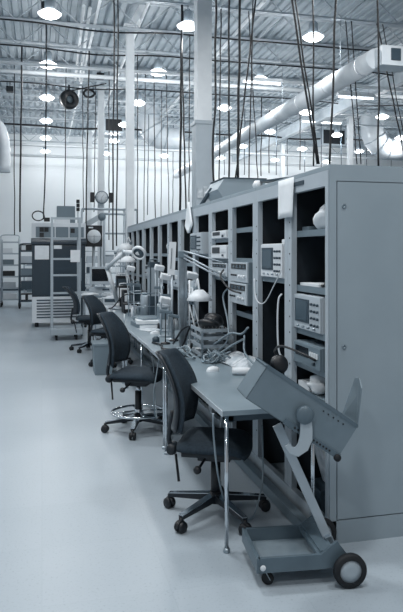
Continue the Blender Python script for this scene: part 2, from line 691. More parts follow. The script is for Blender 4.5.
# white cross pipe
pz = 5.85
solo(MB().cyl((XL + 0.02, 15.55, pz), (XR - 0.02, 15.55, pz), 0.05, 12), 'cross_pipe', 'steelw', 'thick white pipe crossing the whole hall under the joists', 'pipe')
solo(MB().cyl((XL + 0.02, 14.2, 5.66), (XR - 0.02, 14.2, 5.66), 0.034, 8), 'cross_pipe', 'steelw', 'thinner white pipe crossing the hall in front of the thick white one', 'pipe')
solo(MB().cyl((XL + 0.02, 22.0, 5.2), (XR - 0.02, 22.0, 5.2), 0.045, 8), 'cross_pipe', 'steelw', 'white pipe crossing the hall low before the back wall', 'pipe')
solo(MB().cyl((XL + 0.02, 25.8, 5.4), (XR - 0.02, 25.8, 5.4), 0.05, 8), 'cross_pipe', 'steelw', 'white pipe nearest the back wall', 'pipe')
for (x0, z, rr, lab) in ((1.05, 6.3, 0.03, 'white sprinkler pipe running down the hall left of the cabinet row'), (2.0, 6.45, 0.035, 'white sprinkler pipe running down the hall above the cabinets'), (4.1, 6.4, 0.035, 'white sprinkler pipe running down the hall left of the big duct'), (8.0, 6.4, 0.04, 'white sprinkler pipe running down the hall right of the big duct')):
    solo(MB().cyl((x0, 4.5, z), (x0, YB, z), rr, 8), 'sprinkler_pipe', 'steelw', lab, 'pipe')
# dark conduits following joists
for (jy, z, amp, lab) in ((13.01, 6.12, 0.008, 'dark cable bundle laid along the joists, nearest the camera'), (14.56, 6.12, 0.008, 'dark cable bundle crossing behind the second lamps'), (17.66, 6.12, 0.01, 'dark cable bundle crossing at the third lamps'), (22.31, 5.9, 0.03, 'thin dark cable bundle far down the hall')):
    pts = [(XL + 0.1 + k * 1.35, jy - 0.09, z + random.uniform(-amp, amp) - (0.07 if k in (6, 12) else 0)) for k in range(20)]
    solo(MB().tube(pts, 0.017 if jy < 20 else 0.03, 6), 'cable_bundle', 'black', lab, 'cable')
# white angled struts at the upper left of the broad column
for (a, b, lab) in (((84, 6), (66, 95), 'white slanting strut pair left, nearer one, above the aisle lamps'), ((90, 8), (72, 78), 'white slanting strut just right of its twin above the aisle')):
    A = at(a[0], a[1], Z=6.6)
    B = Vector((A.x + 0.05, A.y + 4.5, 6.3))
    solo(MB().cyl(A, B, 0.035, 8), 'strut', 'steelw', lab, 'pipe')

# black cable reel and coil hung from the joists
p = at(69, 100, Y=17.66)
t = thing('cable_reel', 'black round cable reel hanging under the joists left of centre', 'cable reel', (p.x, 17.62, p.z))
MB().lathe([(0.1, -0.09), (0.24, -0.09), (0.26, -0.05), (0.26, 0.05), (0.24, 0.09), (0.1, 0.09), (0.1, -0.09)], axis=(0.3, -1, 0), n=24).obj('reel_drum', 'black', t)
MB().lathe([(0, -0.02), (0.1, -0.02), (0.1, 0.02), (0, 0.02)], axis=(0.3, -1, 0), n=16).obj('reel_hub', 'grey', t)
MB().bar((0, 0, 0.2), (0, 0.04, JB - p.z), 0.05, 0.04).bar((0, -0.03, 0.22), (1.0, 0, 0.5), 0.03, 0.03).obj('reel_bracket', 'black', t)
p = at(89, 94, Y=17.66)
solo(MB().tube([(p.x + 0.14 * math.cos(a), 17.6 + 0.02 * math.sin(2 * a), p.z + 0.1 * math.sin(a)) for a in [k * PI / 6 for k in range(12)]], 0.03, 8, closed=True).cyl((p.x, 17.6, p.z + 0.1), (p.x, 17.64, JB), 0.01, 5), 'cable_coil', 'black', 'small black cable coil to the right of the black reel', 'cable')
for (u, v, Y, lab) in ((10, 90, 17.66, 'black box on the joist at far left'), (46, 8, 13.01, 'dark junction box by the first aisle lamp'), (100, 77, 16.11, 'dark junction box near the clock column top')):
    p = at(u, v, Y=Y)
    solo(MB().b2((p.x - 0.09, Y - 0.16, p.z - 0.07), (p.x + 0.09, Y + 0.03, p.z + 0.07), 0.01).cyl((p.x, Y, p.z + 0.07), (p.x, Y, max(JB, p.z + 0.1)), 0.012, 5), 'junction_box', 'black', lab, 'box')
# wall-hung dark panel (big unit heater) seen near centre and right
for (u0, u1, v0, v1, Y, lab) in ((104, 124, 117, 133, 22.06, 'suspended heater box with dark louvres left of the slim column'), (322, 346, 128, 146, 22.06, 'suspended heater box with dark louvres behind the nearest cabinet')):
    a = at(u0, v0, Y=Y)
    b = at(u1, v1, Y=Y)
    t = thing('unit_heater', lab, 'heater', ((a.x + b.x) / 2, Y, b.z))
    W, Hh = (b.x - a.x), a.z - b.z
    MB().b2((-W / 2, 0, 0), (W / 2, 0.5, Hh), 0.01).obj('heater_casing', 'alu', t)
    m = MB()
    m.b2((-W / 2 + 0.06, -0.012, 0.06), (W / 2 - 0.06, 0.0, Hh - 0.06))
    m.obj('louvre_panel', 'black', t)
    MB().cyl((-W / 3, 0.25, Hh), (-W / 3, 0.25, JB - b.z), 0.01, 5).cyl((W / 3, 0.25, Hh), (W / 3, 0.25, JB - b.z), 0.01, 5).obj('hanger', 'alu', t)

# ------------------------------------------------------------------ hanging drop cords
def cord(u_top, u_bot, v_bot, Y, r, label, wob=0.008, end=None, m='cable'):
    b = at(u_bot, v_bot, Y=Y)
    if b.z < 2.16 and b.x > 1.3 and Y < 12:
        b = Vector((b.x, b.y, 2.16))
    a = at(u_top, 0, Y=Y)
    zt = JB + 0.02
    bb = at(u_bot, v_bot, Y=Y)
    # slope measured between the two picture heights
    k = (a.x - bb.x) / (a.z - bb.z) if abs(u_top - u_bot) > 0.3 else 0
    n = 9
    pts = []
    for i in range(n + 1):
        z = b.z + (zt - b.z) * i / n
        x = b.x + k * (z - b.z)
        pts.append((x + (random.uniform(-wob, wob) if 0 < i < n else 0), Y + (random.uniform(-wob, wob) if 0 < i < n else 0), z))
    mb = MB().tube(pts, r * (1.25 if Y > 10 else 1.05), 6)
    if end:
        mb.b2((b.x - 0.035, Y - 0.035, b.z - 0.1), (b.x + 0.035, Y + 0.035, b.z + 0.01), 0.006)
    return solo(mb, 'drop_cord', m, label, 'hanging cord')


J = JOIST_Y
cord(22.5, 20, 232, J[6], 0.016, 'black drop cord hanging left of the dark oven')
cord(14, 14.5, 235, J[7], 0.01, 'thin cord hanging at the far left over the wire shelf cart')
cord(67, 64.5, 208, J[7], 0.009, 'thin cord hanging above the dark oven, right of the looped cord')
cord(90, 86, 226, J[6], 0.012, 'dark cord hanging just left of the clock column')
cord(82, 83.5, 212, J[8], 0.009, 'thin cord hanging above the pipe frame')
cord(97, 94, 212, J[8], 0.009, 'thin cord hanging tight beside the clock column')
cord(114, 113, 250, J[3], 0.011, 'black drop cord, left one of the pair left of the slim column')
cord(118, 116.5, 246, J[3], 0.010, 'black drop cord, right one of the pair left of the slim column')
cord(109, 109, 240, J[7], 0.010, 'thin cord left of the black drop cord pair')
cord(137.5, 137.5, 224, J[6], 0.009, 'thin dark cord hanging along the slim column')
cord(146, 144, 221, J[7], 0.008, 'thin cord, first to the right of the slim column')
cord(153, 155.5, 219, J[7], 0.010, 'thin dark cord between slim and broad columns, second from slim')
cord(162, 161, 217, J[8], 0.008, 'thin cord midway between slim and broad columns')
cord(165, 169, 214, J[7], 0.008, 'thin leaning cord between the slim and broad columns')
cord(182, 180, 211, J[4], 0.017, 'thick black drop cord left of the broad column')
cord(181, 186, 209, J[5], 0.013, 'leaning black cord beside the thick one left of the broad column')
cord(190, 189, 207, J[5], 0.009, 'thin cord closest to the left side of the broad column')
cord(216, 215, 200, J[2], 0.014, 'wavy black cord hanging along the right side of the broad column', 0.03)
cord(221, 219, 192, J[4], 0.010, 'thin cord second right of the broad column')
cord(229, 229, 178, J[2], 0.012, 'black cord hanging down to the grey hood')
cord(240, 238, 178, J[2], 0.016, 'thick black cord hanging behind the grey hood')
cord(256, 235.5, 178, J[3], 0.013, 'black cord leaning left over the grey hood')
cord(253, 249, 178, J[2], 0.008, 'thin dark cord hanging behind the grey hood')
cord(248, 258, 178, J[4], 0.008, 'thin cord leaning right behind the grey hood')
cord(292, 317.5, 164, J[1], 0.012, 'thick black cable slanting down right, lower of the pair')
cord(295, 319, 164, J[1], 0.009, 'black cable slanting down right, upper of the pair')
cord(313, 313.5, 166, J[1], 0.009, 'thin black cord behind the slanting cables')
cord(336, 329.5, 164, J[1], 0.012, 'black cord leaning left to the nearest cabinet corner')
cord(378, 378.5, 168, J[1], 0.011, 'straight black cord hanging behind the nearest cabinet')
cord(262, 261, 176, J[8], 0.012, 'thin dark cord near the leaning cords over the hood')
cord(270, 269, 173, J[9], 0.012, 'thin dark cord far behind the cabinet row, mid hall')
cord(300, 300, 170, J[9], 0.012, 'thin dark cord far behind, left of the slanting cables')
cord(344, 357, 164, J[4], 0.009, 'thin cord leaning right towards the right-hand column')
cord(350, 361, 164, J[4], 0.009, 'thin cord leaning right just past the right-hand column')
cord(372, 406, 164, J[4], 0.012, 'dark cable slanting right at the right edge')
cord(378, 409, 164, J[4], 0.008, 'thin cable slanting right at the right edge')
for i in range(12):
    u = (125, 150, 174, 226, 246, 277, 288, 306, 322, 340, 366, 392)[i]
    cord(u, u + random.uniform(-3, 3), 175 if u > 215 else 215, J[(9, 10, 11, 12)[i % 4]], 0.011, 'thin far drop cord, ' + ORD[i] + ' from the left in the back of the hall', m='dgrey')

# looped cord over the oven
p = at(45, 215, Y=13.9)
x, z = p.x, p.z
pts = [(x + 0.02, J[5] + 0.0, JB), (x + 0.02, J[5] + 0.3, 4.8), (x, 13.7, 3.2), (x - 0.03, 13.9, z + 0.06)]
cz = z - 0.02
pts += [(x - 0.14 + 0.12 * math.cos(a), 13.9 + 0.02 * math.cos(a), cz + 0.10 * math.sin(a)) for a in [R(-20 - 40 * q) for q in range(9)]]
pts += [(x + 0.0, 13.95, cz - 0.1), (x + 0.04, 14.0, 2.33)]
m = MB().tube(pts, 0.014, 6).b2((x - 0.02, 13.93, 2.28), (x + 0.1, 14.06, 2.36), 0.008)
solo(m, 'drop_cord', 'cable', 'black drop cord with a round loop ending on the dark oven', 'hanging cord')

# ================================================================== CABINET ROW
CX = 1.54
CD = 0.80
CH = 2.10
YS = [3.265, 3.86, 4.51, 5.16, 5.82, 6.48, 7.18, 7.88, 8.56, 9.24, 9.94, 10.62, 11.24, 11.86]
cab_words = ['nearest open grey equipment cabinet, its broad side facing the camera',
             'second grey cabinet, with the white cord hanging inside',
             'third grey cabinet, holding the two stacked power supplies',
             'fourth grey cabinet, with a stack of thin instruments',
             'fifth grey cabinet, with a pale box unit at its left post',
             'sixth grey cabinet, beside the white hanging cloth',
             'seventh grey cabinet, just past the wide double post']
shelf_plan = {0: [1.745, 1.405, 1.14, 0.93, 0.76], 1: [1.44], 2: [1.81, 1.565, 1.13], 3: [1.74, 1.56, 1.40], 4: [1.60, 1.2], 5: [1.5, 1.1], 6: [1.55, 1.2]}
for k in range(13):
    y0, y1 = YS[k], YS[k + 1]
    W = y1 - y0 - 0.004
    lab = cab_words[k] if k < 7 else 'open grey equipment cabinet, ' + ORD[k] + ' from the camera in the row'
    t = thing('equipment_cabinet', lab, 'cabinet', (CX, y0, 0), 0, 'grey equipment cabinets in a row')
    # shell: sides, back, top, floor (x: 0..CD, y:0..W)
    m = MB()
    m.b2((0.025, 0, 0), (CD, 0.018, CH - 0.03)).b2((0.025, W - 0.018, 0), (CD, W, CH - 0.03))
    m.b2((0.0, 0, CH - 0.03), (CD, W, CH), 0.006)
    if k == 0:
        m.b2((0.0, -0.012, 0.0), (0.04, 0.0, CH - 0.0))
        m.b2((0.04, -0.012, CH - 0.09), (CD, 0.0, CH))
    m.obj('cabinet_shell', 'cab', t)
    if k == 0:
        m = MB().b2((0.046, -0.012, 0.135), (CD - 0.05, 0.0, CH - 0.095))
        m.obj('side_panel', 'cab', t)
        MB().b2((0.005, -0.012, 0.0), (CD, 0.0, 0.128)).obj('plinth_panel', 'cab', t)
        MB().lathe([(0.013, 0), (0.013, 0.004), (0.007, 0.004), (0.007, 0.001), (0, 0.001)], c=(0.085, -0.013, 1.87), axis=(0, -1, 0), n=14).obj('lock', 'shelf', t)
        MB().lathe([(0.013, 0), (0.013, 0.004), (0.007, 0.004), (0.007, 0.001), (0, 0.001)], c=(0.085, -0.013, 1.09), axis=(0, -1, 0), n=14).obj('lock', 'shelf', t)
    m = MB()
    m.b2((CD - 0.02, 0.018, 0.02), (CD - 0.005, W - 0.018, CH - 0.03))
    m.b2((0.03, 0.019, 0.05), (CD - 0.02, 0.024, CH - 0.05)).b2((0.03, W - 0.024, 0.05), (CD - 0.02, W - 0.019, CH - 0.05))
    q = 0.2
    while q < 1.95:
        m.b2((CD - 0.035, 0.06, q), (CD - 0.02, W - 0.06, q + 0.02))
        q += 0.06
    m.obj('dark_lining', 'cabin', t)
    # front frame
    pl, pr = (0.055, 0.06) if k else (0.035, 0.06)
    if k in (6, 10):
        pl = 0.11
    m = MB()
    m.b2((-0.006, 0.0, 0.12), (0.03, pl, CH - 0.115)).b2((-0.006, W - pr, 0.12), (0.03, W, CH - 0.115))
    m.b2((-0.006, 0, CH - 0.115), (0.03, W, CH - 0.03)).b2((-0.012, 0, 0.0), (0.03, W, 0.12), 0.004)
    m.obj('front_frame', 'cabf', t)
    if k < 7:
        m = MB()
        for q in range(16):
            m.b2((-0.008, W - 0.035, 0.3 + q * 0.1), (-0.0055, W - 0.025, 0.31 + q * 0.1))
        m.obj('mounting_holes', 'black', t)
    if k == 0:
        MB().b2((-0.011, 0.33, CH - 0.075), (-0.006, 0.5, CH - 0.05)).obj('name_plate', 'dgrey', t)
    for z in shelf_plan.get(k, [1.6, 1.25]):
        MB().b2((0.035, 0.03, z - 0.03), (CD - 0.1, W - 0.03, z)).b2((0.03, 0.03, z - 0.035), (0.036, W - 0.03, z + 0.004)).obj('shelf', 'shelf', t)
    if k < 7:
        MB().lathe([(0.018, 0), (0.02, 0.008), (0, 0.012)], c=(0.3, W - 0.026, 1.93 if k != 1 else 1.95), axis=(0, -1, 0), n=12).lathe([(0.018, 0), (0.02, 0.008), (0, 0.012)], c=(0.3, W - 0.026, 0.55), axis=(0, -1, 0), n=12).obj('round_fastener', 'shelf', t)


# ------------------------------------------------------------------ instruments (local: front faces -x, width along +y)
def instrument(name, loc, W, D, Hh, label, cat, kind, body='beige', face='beige', rz=0):
    t = thing(name, label, cat, loc, rz)
    MB().b2((0.008, 0, 0), (D, W, Hh), 0.006).obj('case', body, t)
    MB().b2((-0.004, 0.004, 0.004), (0.008, W - 0.004, Hh - 0.004), 0.004).obj('front_panel', face, t)
    f = -0.004
    if kind == 'scope':
        MB().b2((f - 0.004, W * 0.40, Hh * 0.22), (f, W * 0.93, Hh * 0.88)).obj('screen_bezel', 'dgrey', t)
        MB().b2((f - 0.006, W * 0.46, Hh * 0.28), (f - 0.004, W * 0.88, Hh * 0.82)).obj('screen', 'gscreen', t)
        for a in range(3):
            for b in range(4):
                MB().cyl((f, W * (0.08 + a * 0.11), Hh * (0.2 + b * 0.19)), (f - 0.012, W * (0.08 + a * 0.11), Hh * (0.2 + b * 0.19)), 0.008, 8).obj('knob', 'dgrey', t)
        for a in range(4):
            MB().cyl((f, W * (0.2 + a * 0.2), Hh * 0.1), (f - 0.014, W * (0.2 + a * 0.2), Hh * 0.1), 0.007, 8).obj('connector', 'steel', t)
    elif kind == 'supply':
        MB().b2((f - 0.003, W * 0.08, Hh * 0.66), (f, W * 0.92, Hh * 0.9)).obj('display_strip', 'black', t)
        for a in range(4):
            MB().b2((f - 0.005, W * (0.12 + a * 0.2), Hh * 0.71), (f - 0.003, W * (0.22 + a * 0.2), Hh * 0.84)).obj('display_window', 'gscreen', t)
        for a in range(3):
            MB().cyl((f, W * (0.15 + a * 0.14), Hh * 0.3), (f - 0.016, W * (0.15 + a * 0.14), Hh * 0.3), 0.013, 10).obj('knob', 'white', t)
        for a in range(3):
            MB().cyl((f, W * (0.62 + a * 0.12), Hh * 0.35), (f - 0.014, W * (0.62 + a * 0.12), Hh * 0.35), 0.007, 8).obj('terminal', 'black', t)
    else:
        MB().b2((f - 0.003, W * 0.42, Hh * 0.4), (f, W * 0.9, Hh * 0.84)).obj('display', 'screen', t)
        for a in range(4):
            MB().b2((f - 0.006, W * (0.07 + a * 0.08), Hh * 0.5), (f, W * (0.12 + a * 0.08), Hh * 0.72)).obj('button', 'white', t)
        MB().cyl((f, W * 0.2, Hh * 0.25), (f - 0.014, W * 0.2, Hh * 0.25), 0.01, 8).obj('knob', 'dgrey', t)
    m = MB()
    for a in range(6):
        m.b2((D * 0.35 + a * 0.03, -0.001, Hh * 0.25), (D * 0.35 + a * 0.03 + 0.012, 0.001, Hh * 0.75))
    m.obj('vent_slots', 'dgrey', t)
    return t


# cabinet 1
instrument('oscilloscope', (CX + 0.015, 3.40, 1.14), 0.40, 0.36, 0.215, 'pale oscilloscope with a square screen on the third shelf of the nearest cabinet', 'oscilloscope', 'scope')
instrument('bench_meter', (CX + 0.0, 3.37, 0.93), 0.40, 0.34, 0.135, 'low grey meter below the oscilloscope in the nearest cabinet', 'meter', 'meter', 'grey', 'grey')
# white crumpled bag
def lump(c, s, seed, name, m, label, cat, amp=0.25):
    rnd = random.Random(seed)
    bm = bmesh.new()
    bmesh.ops.create_icosphere(bm, subdivisions=3, radius=1)
    ph = [(rnd.uniform(2, 5), rnd.uniform(2, 5), rnd.uniform(2, 5), rnd.uniform(0, 6)) for _ in range(5)]
    for v in bm.verts:
        d = 1 + amp * sum(math.sin(a * v.co.x + b * v.co.y + c_ * v.co.z + e) for a, b, c_, e in ph) / 3
        v.co = Vector((v.co.x * s[0] * d, v.co.y * s[1] * d, max(v.co.z, -0.7) * s[2] * d))
    for f in bm.faces:
        f.smooth = True
    mb = MB()
    mb.bm.free()
    mb.bm = bm
    zmin = min(v.co.z for v in bm.verts)
    bmesh.ops.translate(bm, vec=(c[0], c[1], c[2] - zmin), verts=bm.verts)
    return solo(mb, name, m, label, cat)


lump((1.66, 3.50, 1.745), (0.08, 0.11, 0.085), 3, 'plastic_bag', 'cloth', 'crumpled white bag on the top shelf of the nearest cabinet', 'bag')
solo(MB().b2((1.60, 3.68, 1.745), (1.70, 3.78, 1.775), 0.004), 'small_box', 'grey', 'small grey box beside the white bag on the top shelf', 'box')
solo(MB().b2((1.585, 3.50, 1.405), (1.75, 3.78, 1.425), 0.003), 'booklet', 'paper', 'white booklet lying on the second shelf of the nearest cabinet', 'booklet')
solo(MB().tube([(1.60, 3.45, 1.415), (1.64, 3.48, 1.46), (1.68, 3.44, 1.47), (1.7, 3.5, 1.43), (1.62, 3.53, 1.418), (1.6, 3.46, 1.418)], 0.008, 6), 'cable_coil', 'black', 'small black coil of wire beside the booklet on the second shelf', 'cable')
solo(MB().box((1.66, 3.62, 0.36), (0.02, 0.14, 0.34), (0, R(-16), 0), 0.003), 'manual', 'print_', 'white sheet leaning low inside the nearest cabinet', 'booklet')
solo(MB().b2((1.62, 3.55, 0.005), (1.9, 3.78, 0.18), 0.01), 'carton', 'dgrey', 'dark carton on the floor of the nearest cabinet', 'box')
lump((1.64, 3.60, 0.76), (0.07, 0.10, 0.05), 41, 'plastic_wrap', 'cloth', 'white crumpled wrap under the meter in the nearest cabinet', 'wrap', 0.35)
solo(MB().box((1.66, 3.72, 0.785), (0.16, 0.14, 0.05), (0, 0, 0.1), 0.004), 'white_carton', 'paper', 'small white carton beside the wrap under the meter', 'box')
# cabinet 2
instrument('oscilloscope', (CX + 0.01, 3.99, 1.44), 0.43, 0.36, 0.235, 'pale oscilloscope on the shelf of the second cabinet', 'oscilloscope', 'scope', 'white', 'white')
solo(MB().b2((1.60, 4.02, 1.675), (1.78, 4.14, 1.705), 0.01), 'adapter', 'white', 'white adapter lying on top of the oscilloscope in the second cabinet', 'adapter')
t = thing('wall_module', 'small white switch module fixed high inside the second cabinet', 'module', (2.30, 4.1, 1.78))
MB().b2((-0.03, 0, 0), (0.0, 0.12, 0.18), 0.005).obj('case', 'white', t)
MB().b2((-0.033, 0.03, 0.04), (-0.03, 0.07, 0.12)).obj('display', 'dgrey', t)
pts = [(1.5265, 4.505, 1.42), (1.515, 4.45, 1.30), (1.51, 4.33, 1.25), (1.51, 4.2, 1.28), (1.515, 4.05, 1.40), (1.53, 3.96, 1.50)]
solo(MB().tube(pts, 0.004, 6), 'drooping_lead', 'white', 'thin white cord drooping across the opening of the second cabinet', 'cord')
pts = [(1.532, 3.96, 1.34), (1.515, 3.975, 1.30), (1.51, 3.98, 1.15), (1.515, 3.975, 0.98), (1.532, 3.96, 0.92)]
t = solo(MB().tube(pts, 0.0065, 8), 'curved_strap', 'white', 'long pale curved strap on the post between the first and second cabinets', 'strap')
# cabinet 3 power supplies, sticking out in front of the post
instrument('power_supply', (CX - 0.02, 4.64, 1.375), 0.455, 0.34, 0.165, 'upper one of two stacked power supplies in the third cabinet', 'power supply', 'supply', 'grey', 'beige')
instrument('power_supply', (CX - 0.03, 4.63, 1.205), 0.47, 0.35, 0.17, 'lower one of two stacked power supplies in the third cabinet', 'power supply', 'supply', 'grey', 'beige')
m = MB().lathe([(0, 0), (0.045, 0), (0.048, 0.01), (0.045, 0.13), (0.02, 0.18), (0.018, 0.20), (0.0, 0.20)], c=(1.62, 4.68, 1.565), n=16)
m.tube([(1.62, 4.68, 1.76), (1.62, 4.68, 1.79), (1.60, 4.71, 1.795), (1.59, 4.74, 1.78)], 0.006, 6)
solo(m, 'wash_bottle', 'white', 'white squeeze bottle on the shelf of the third cabinet', 'bottle')
# cabinet 4
instrument('signal_unit', (CX - 0.005, 5.26, 1.74), 0.5, 0.3, 0.07, 'flat pale instrument on the top shelf of the fourth cabinet', 'instrument', 'meter', 'white', 'white')
instrument('signal_unit', (CX - 0.01, 5.24, 1.56), 0.52, 0.34, 0.12, 'pale instrument on the middle shelf of the fourth cabinet', 'instrument', 'meter', 'white', 'white')
instrument('signal_unit', (CX - 0.005, 5.24, 1.40), 0.52, 0.34, 0.125, 'taller grey instrument on the lower shelf of the fourth cabinet', 'instrument', 'supply', 'grey', 'beige')
# cabinet 5
instrument('box_unit', (CX - 0.06, 5.93, 1.60), 0.48, 0.36, 0.21, 'pale box unit jutting out of the fifth cabinet', 'instrument', 'scope', 'beige', 'beige')
lump((1.70, 6.1, 1.2), (0.09, 0.14, 0.12), 12, 'black_bag', 'black', 'dark bundle on the lower shelf of the fifth cabinet', 'bag')
lump((1.70, 6.85, 1.5), (0.1, 0.18, 0.2), 5, 'jacket_bundle', 'black', 'black bundled cloth on the shelf of the sixth cabinet', 'bag')
instrument('signal_unit', (CX + 0.02, 6.6, 1.1), 0.42, 0.3, 0.2, 'instrument low in the sixth cabinet', 'instrument', 'meter', 'beige', 'beige')
instrument('signal_unit', (CX + 0.02, 7.4, 1.2), 0.42, 0.3, 0.2, 'pale instrument in the seventh cabinet behind the tall pale panel', 'instrument', 'meter', 'beige', 'beige')
lump((1.66, 8.2, 1.6), (0.08, 0.12, 0.1), 8, 'cloth_bundle', 'cloth', 'pale bundle on the shelf of the eighth cabinet', 'bag')
instrument('signal_unit', (CX + 0.02, 8.72, 1.25), 0.4, 0.3, 0.22, 'instrument in the ninth cabinet of the row', 'instrument', 'meter', 'beige', 'beige')
instrument('signal_unit', (CX + 0.02, 9.45, 1.25), 0.4, 0.3, 0.18, 'instrument in the tenth cabinet of the row', 'instrument', 'supply', 'grey', 'beige')

# papers and cloth hung on the front
def sheet(y0, y1, z0, z1, label, name='paper_sheet', m='paper', x=CX - 0.016, curl=0.02, taper=0.0):
    def fn(u, v):
        yy = y0 + (y1 - y0) * u
        mid = (y0 + y1) / 2
        yy = mid + (yy - mid) * (1 - taper * (1 - v))
        return (x - curl * (1 - v) * (0.5 + 0.5 * math.sin(u * 5)) - 0.002, yy, z0 + (z1 - z0) * v)
    return solo(MB().grid(fn, 6, 6, thick=lambda u, v: (0.002, 0, 0)), name, m, label, 'paper')


sheet(3.73, 4.0, 1.835, 2.085, 'white paper sheet hung over the post between the first and second cabinets')
def clothfn(u, v):
    w_ = 0.03 + 0.20 * (1 - abs(v - 0.25) / 0.75) if v > 0.25 else 0.03 + 0.2 * (v / 0.25)
    return (CX - 0.03 - 0.012 * math.sin(u * 9), 6.62 + (u - 0.5) * w_ * 1.5, 1.82 + 0.33 * v)
t = solo(MB().grid(clothfn, 8, 8, thick=lambda u, v: (0.006, 0, 0)), 'hanging_cloth', 'cloth', 'white pointed cloth hanging from the top of the sixth cabinet', 'cloth')

# hood on top of the cabinets
t = thing('grey_hood', 'grey sheet-metal hood resting on top of the cabinet row', 'hood', (1.67, 6.05, 2.105))
MB().prism([(0.09, 0.0, 0.0), (0.48, 0.0, 0.0), (0.50, 0.0, 0.24), (0.07, 0.0, 0.24), (0.0, 0.0, 0.13)], (0, 0.5, 0)).obj('hood_body', 'cab', t)
MB().b2((0.06, -0.01, 0.24), (0.51, 0.51, 0.25)).obj('hood_rim', 'dgrey', t)
MB().bar((-0.02, 0.6, 0.01), (0.02, 0.3, 0.16), 0.03, 0.03).obj('hood_strut', 'dgrey', t)

solo(MB().box((1.75, 4.35, 2.14), (0.25, 0.75, 0.012), (R(3), 0, R(5))).b2((1.68, 4.1, 2.1), (1.8, 4.2, 2.125)).b2((1.7, 4.5, 2.1), (1.8, 4.6, 2.14)), 'metal_sheet', 'dgrey', 'thin dark panel lying on top of the second cabinet', 'panel')
solo(MB().lathe([(0, 0), (0.03, 0), (0.04, 0.03), (0.02, 0.06), (0, 0.06)], c=(1.59, 4.62, 2.1), n=12), 'jar', 'white', 'small white cap on the cabinet top beside the hood', 'cap')

# ================================================================== BENCHES
BX0, BX1, BZ = 0.935, 1.505, 0.767
def bench(y0, y1, label, legs, x0=BX0, x1=BX1):
    t = thing('workbench', label, 'workbench', (x0, y0, 0), 0, 'grey laminate workbenches')
    W = y1 - y0
    D = x1 - x0
    MB().b2((0, 0, BZ - 0.028), (D, W - 0.004, BZ), 0.003).obj('worktop', 'bench', t)
    MB().b2((-0.004, 0, BZ - 0.03), (0.0, W - 0.004, BZ - 0.001)).obj('edge_trim', 'edge', t)
    m = MB().b2((0.05, 0.05, BZ - 0.075), (0.075, W - 0.05, BZ - 0.029)).b2((D - 0.08, 0.05, BZ - 0.075), (D - 0.055, W - 0.05, BZ - 0.029))
    m.b2((0.05, 0.05, BZ - 0.07), (D - 0.055, 0.075, BZ - 0.029)).b2((0.05, W - 0.08, BZ - 0.07), (D - 0.055, W - 0.055, BZ - 0.029))
    m.obj('apron', 'under', t)
    for (lx, ly) in legs:
        g = MB().cyl((lx, ly, 0.02), (lx, ly, BZ - 0.029), 0.0115, 14).obj('leg', 'chrome', t)
        MB().lathe([(0, 0), (0.02, 0), (0.02, 0.012), (0.014, 0.024), (0, 0.024)], c=(lx, ly, 0), n=12).obj('foot', 'steel', g)
    return t


bench(3.28, 5.09, 'nearest grey workbench, beside the tilted cart, with cables and papers on it', [(0.03, 0.03), (D_ := 0.53, 0.03), (0.03, 1.76), (0.53, 1.76)])
bench(5.10, 7.80, 'second grey workbench, with the paper stack at its far corner', [(0.04, 0.08), (0.53, 0.08), (0.04, 2.5), (0.53, 2.5), (0.04, 1.3)])
bench(7.81, 10.3, 'third grey workbench, crowded with lamps and frames', [(0.04, 0.08), (0.53, 0.08), (0.04, 2.4), (0.53, 2.4)])
bench(10.31, 12.2, 'far grey workbench at the end of the row', [(0.04, 0.1), (0.53, 0.1), (0.04, 1.8), (0.53, 1.8)])
# low foot shelf beam behind bench
solo(MB().b2((1.44, 3.4, 0.0), (1.50, 11.8, 0.07), 0.01), 'cable_channel', 'shelf', 'long low grey channel on the floor along the cabinet plinths', 'channel')

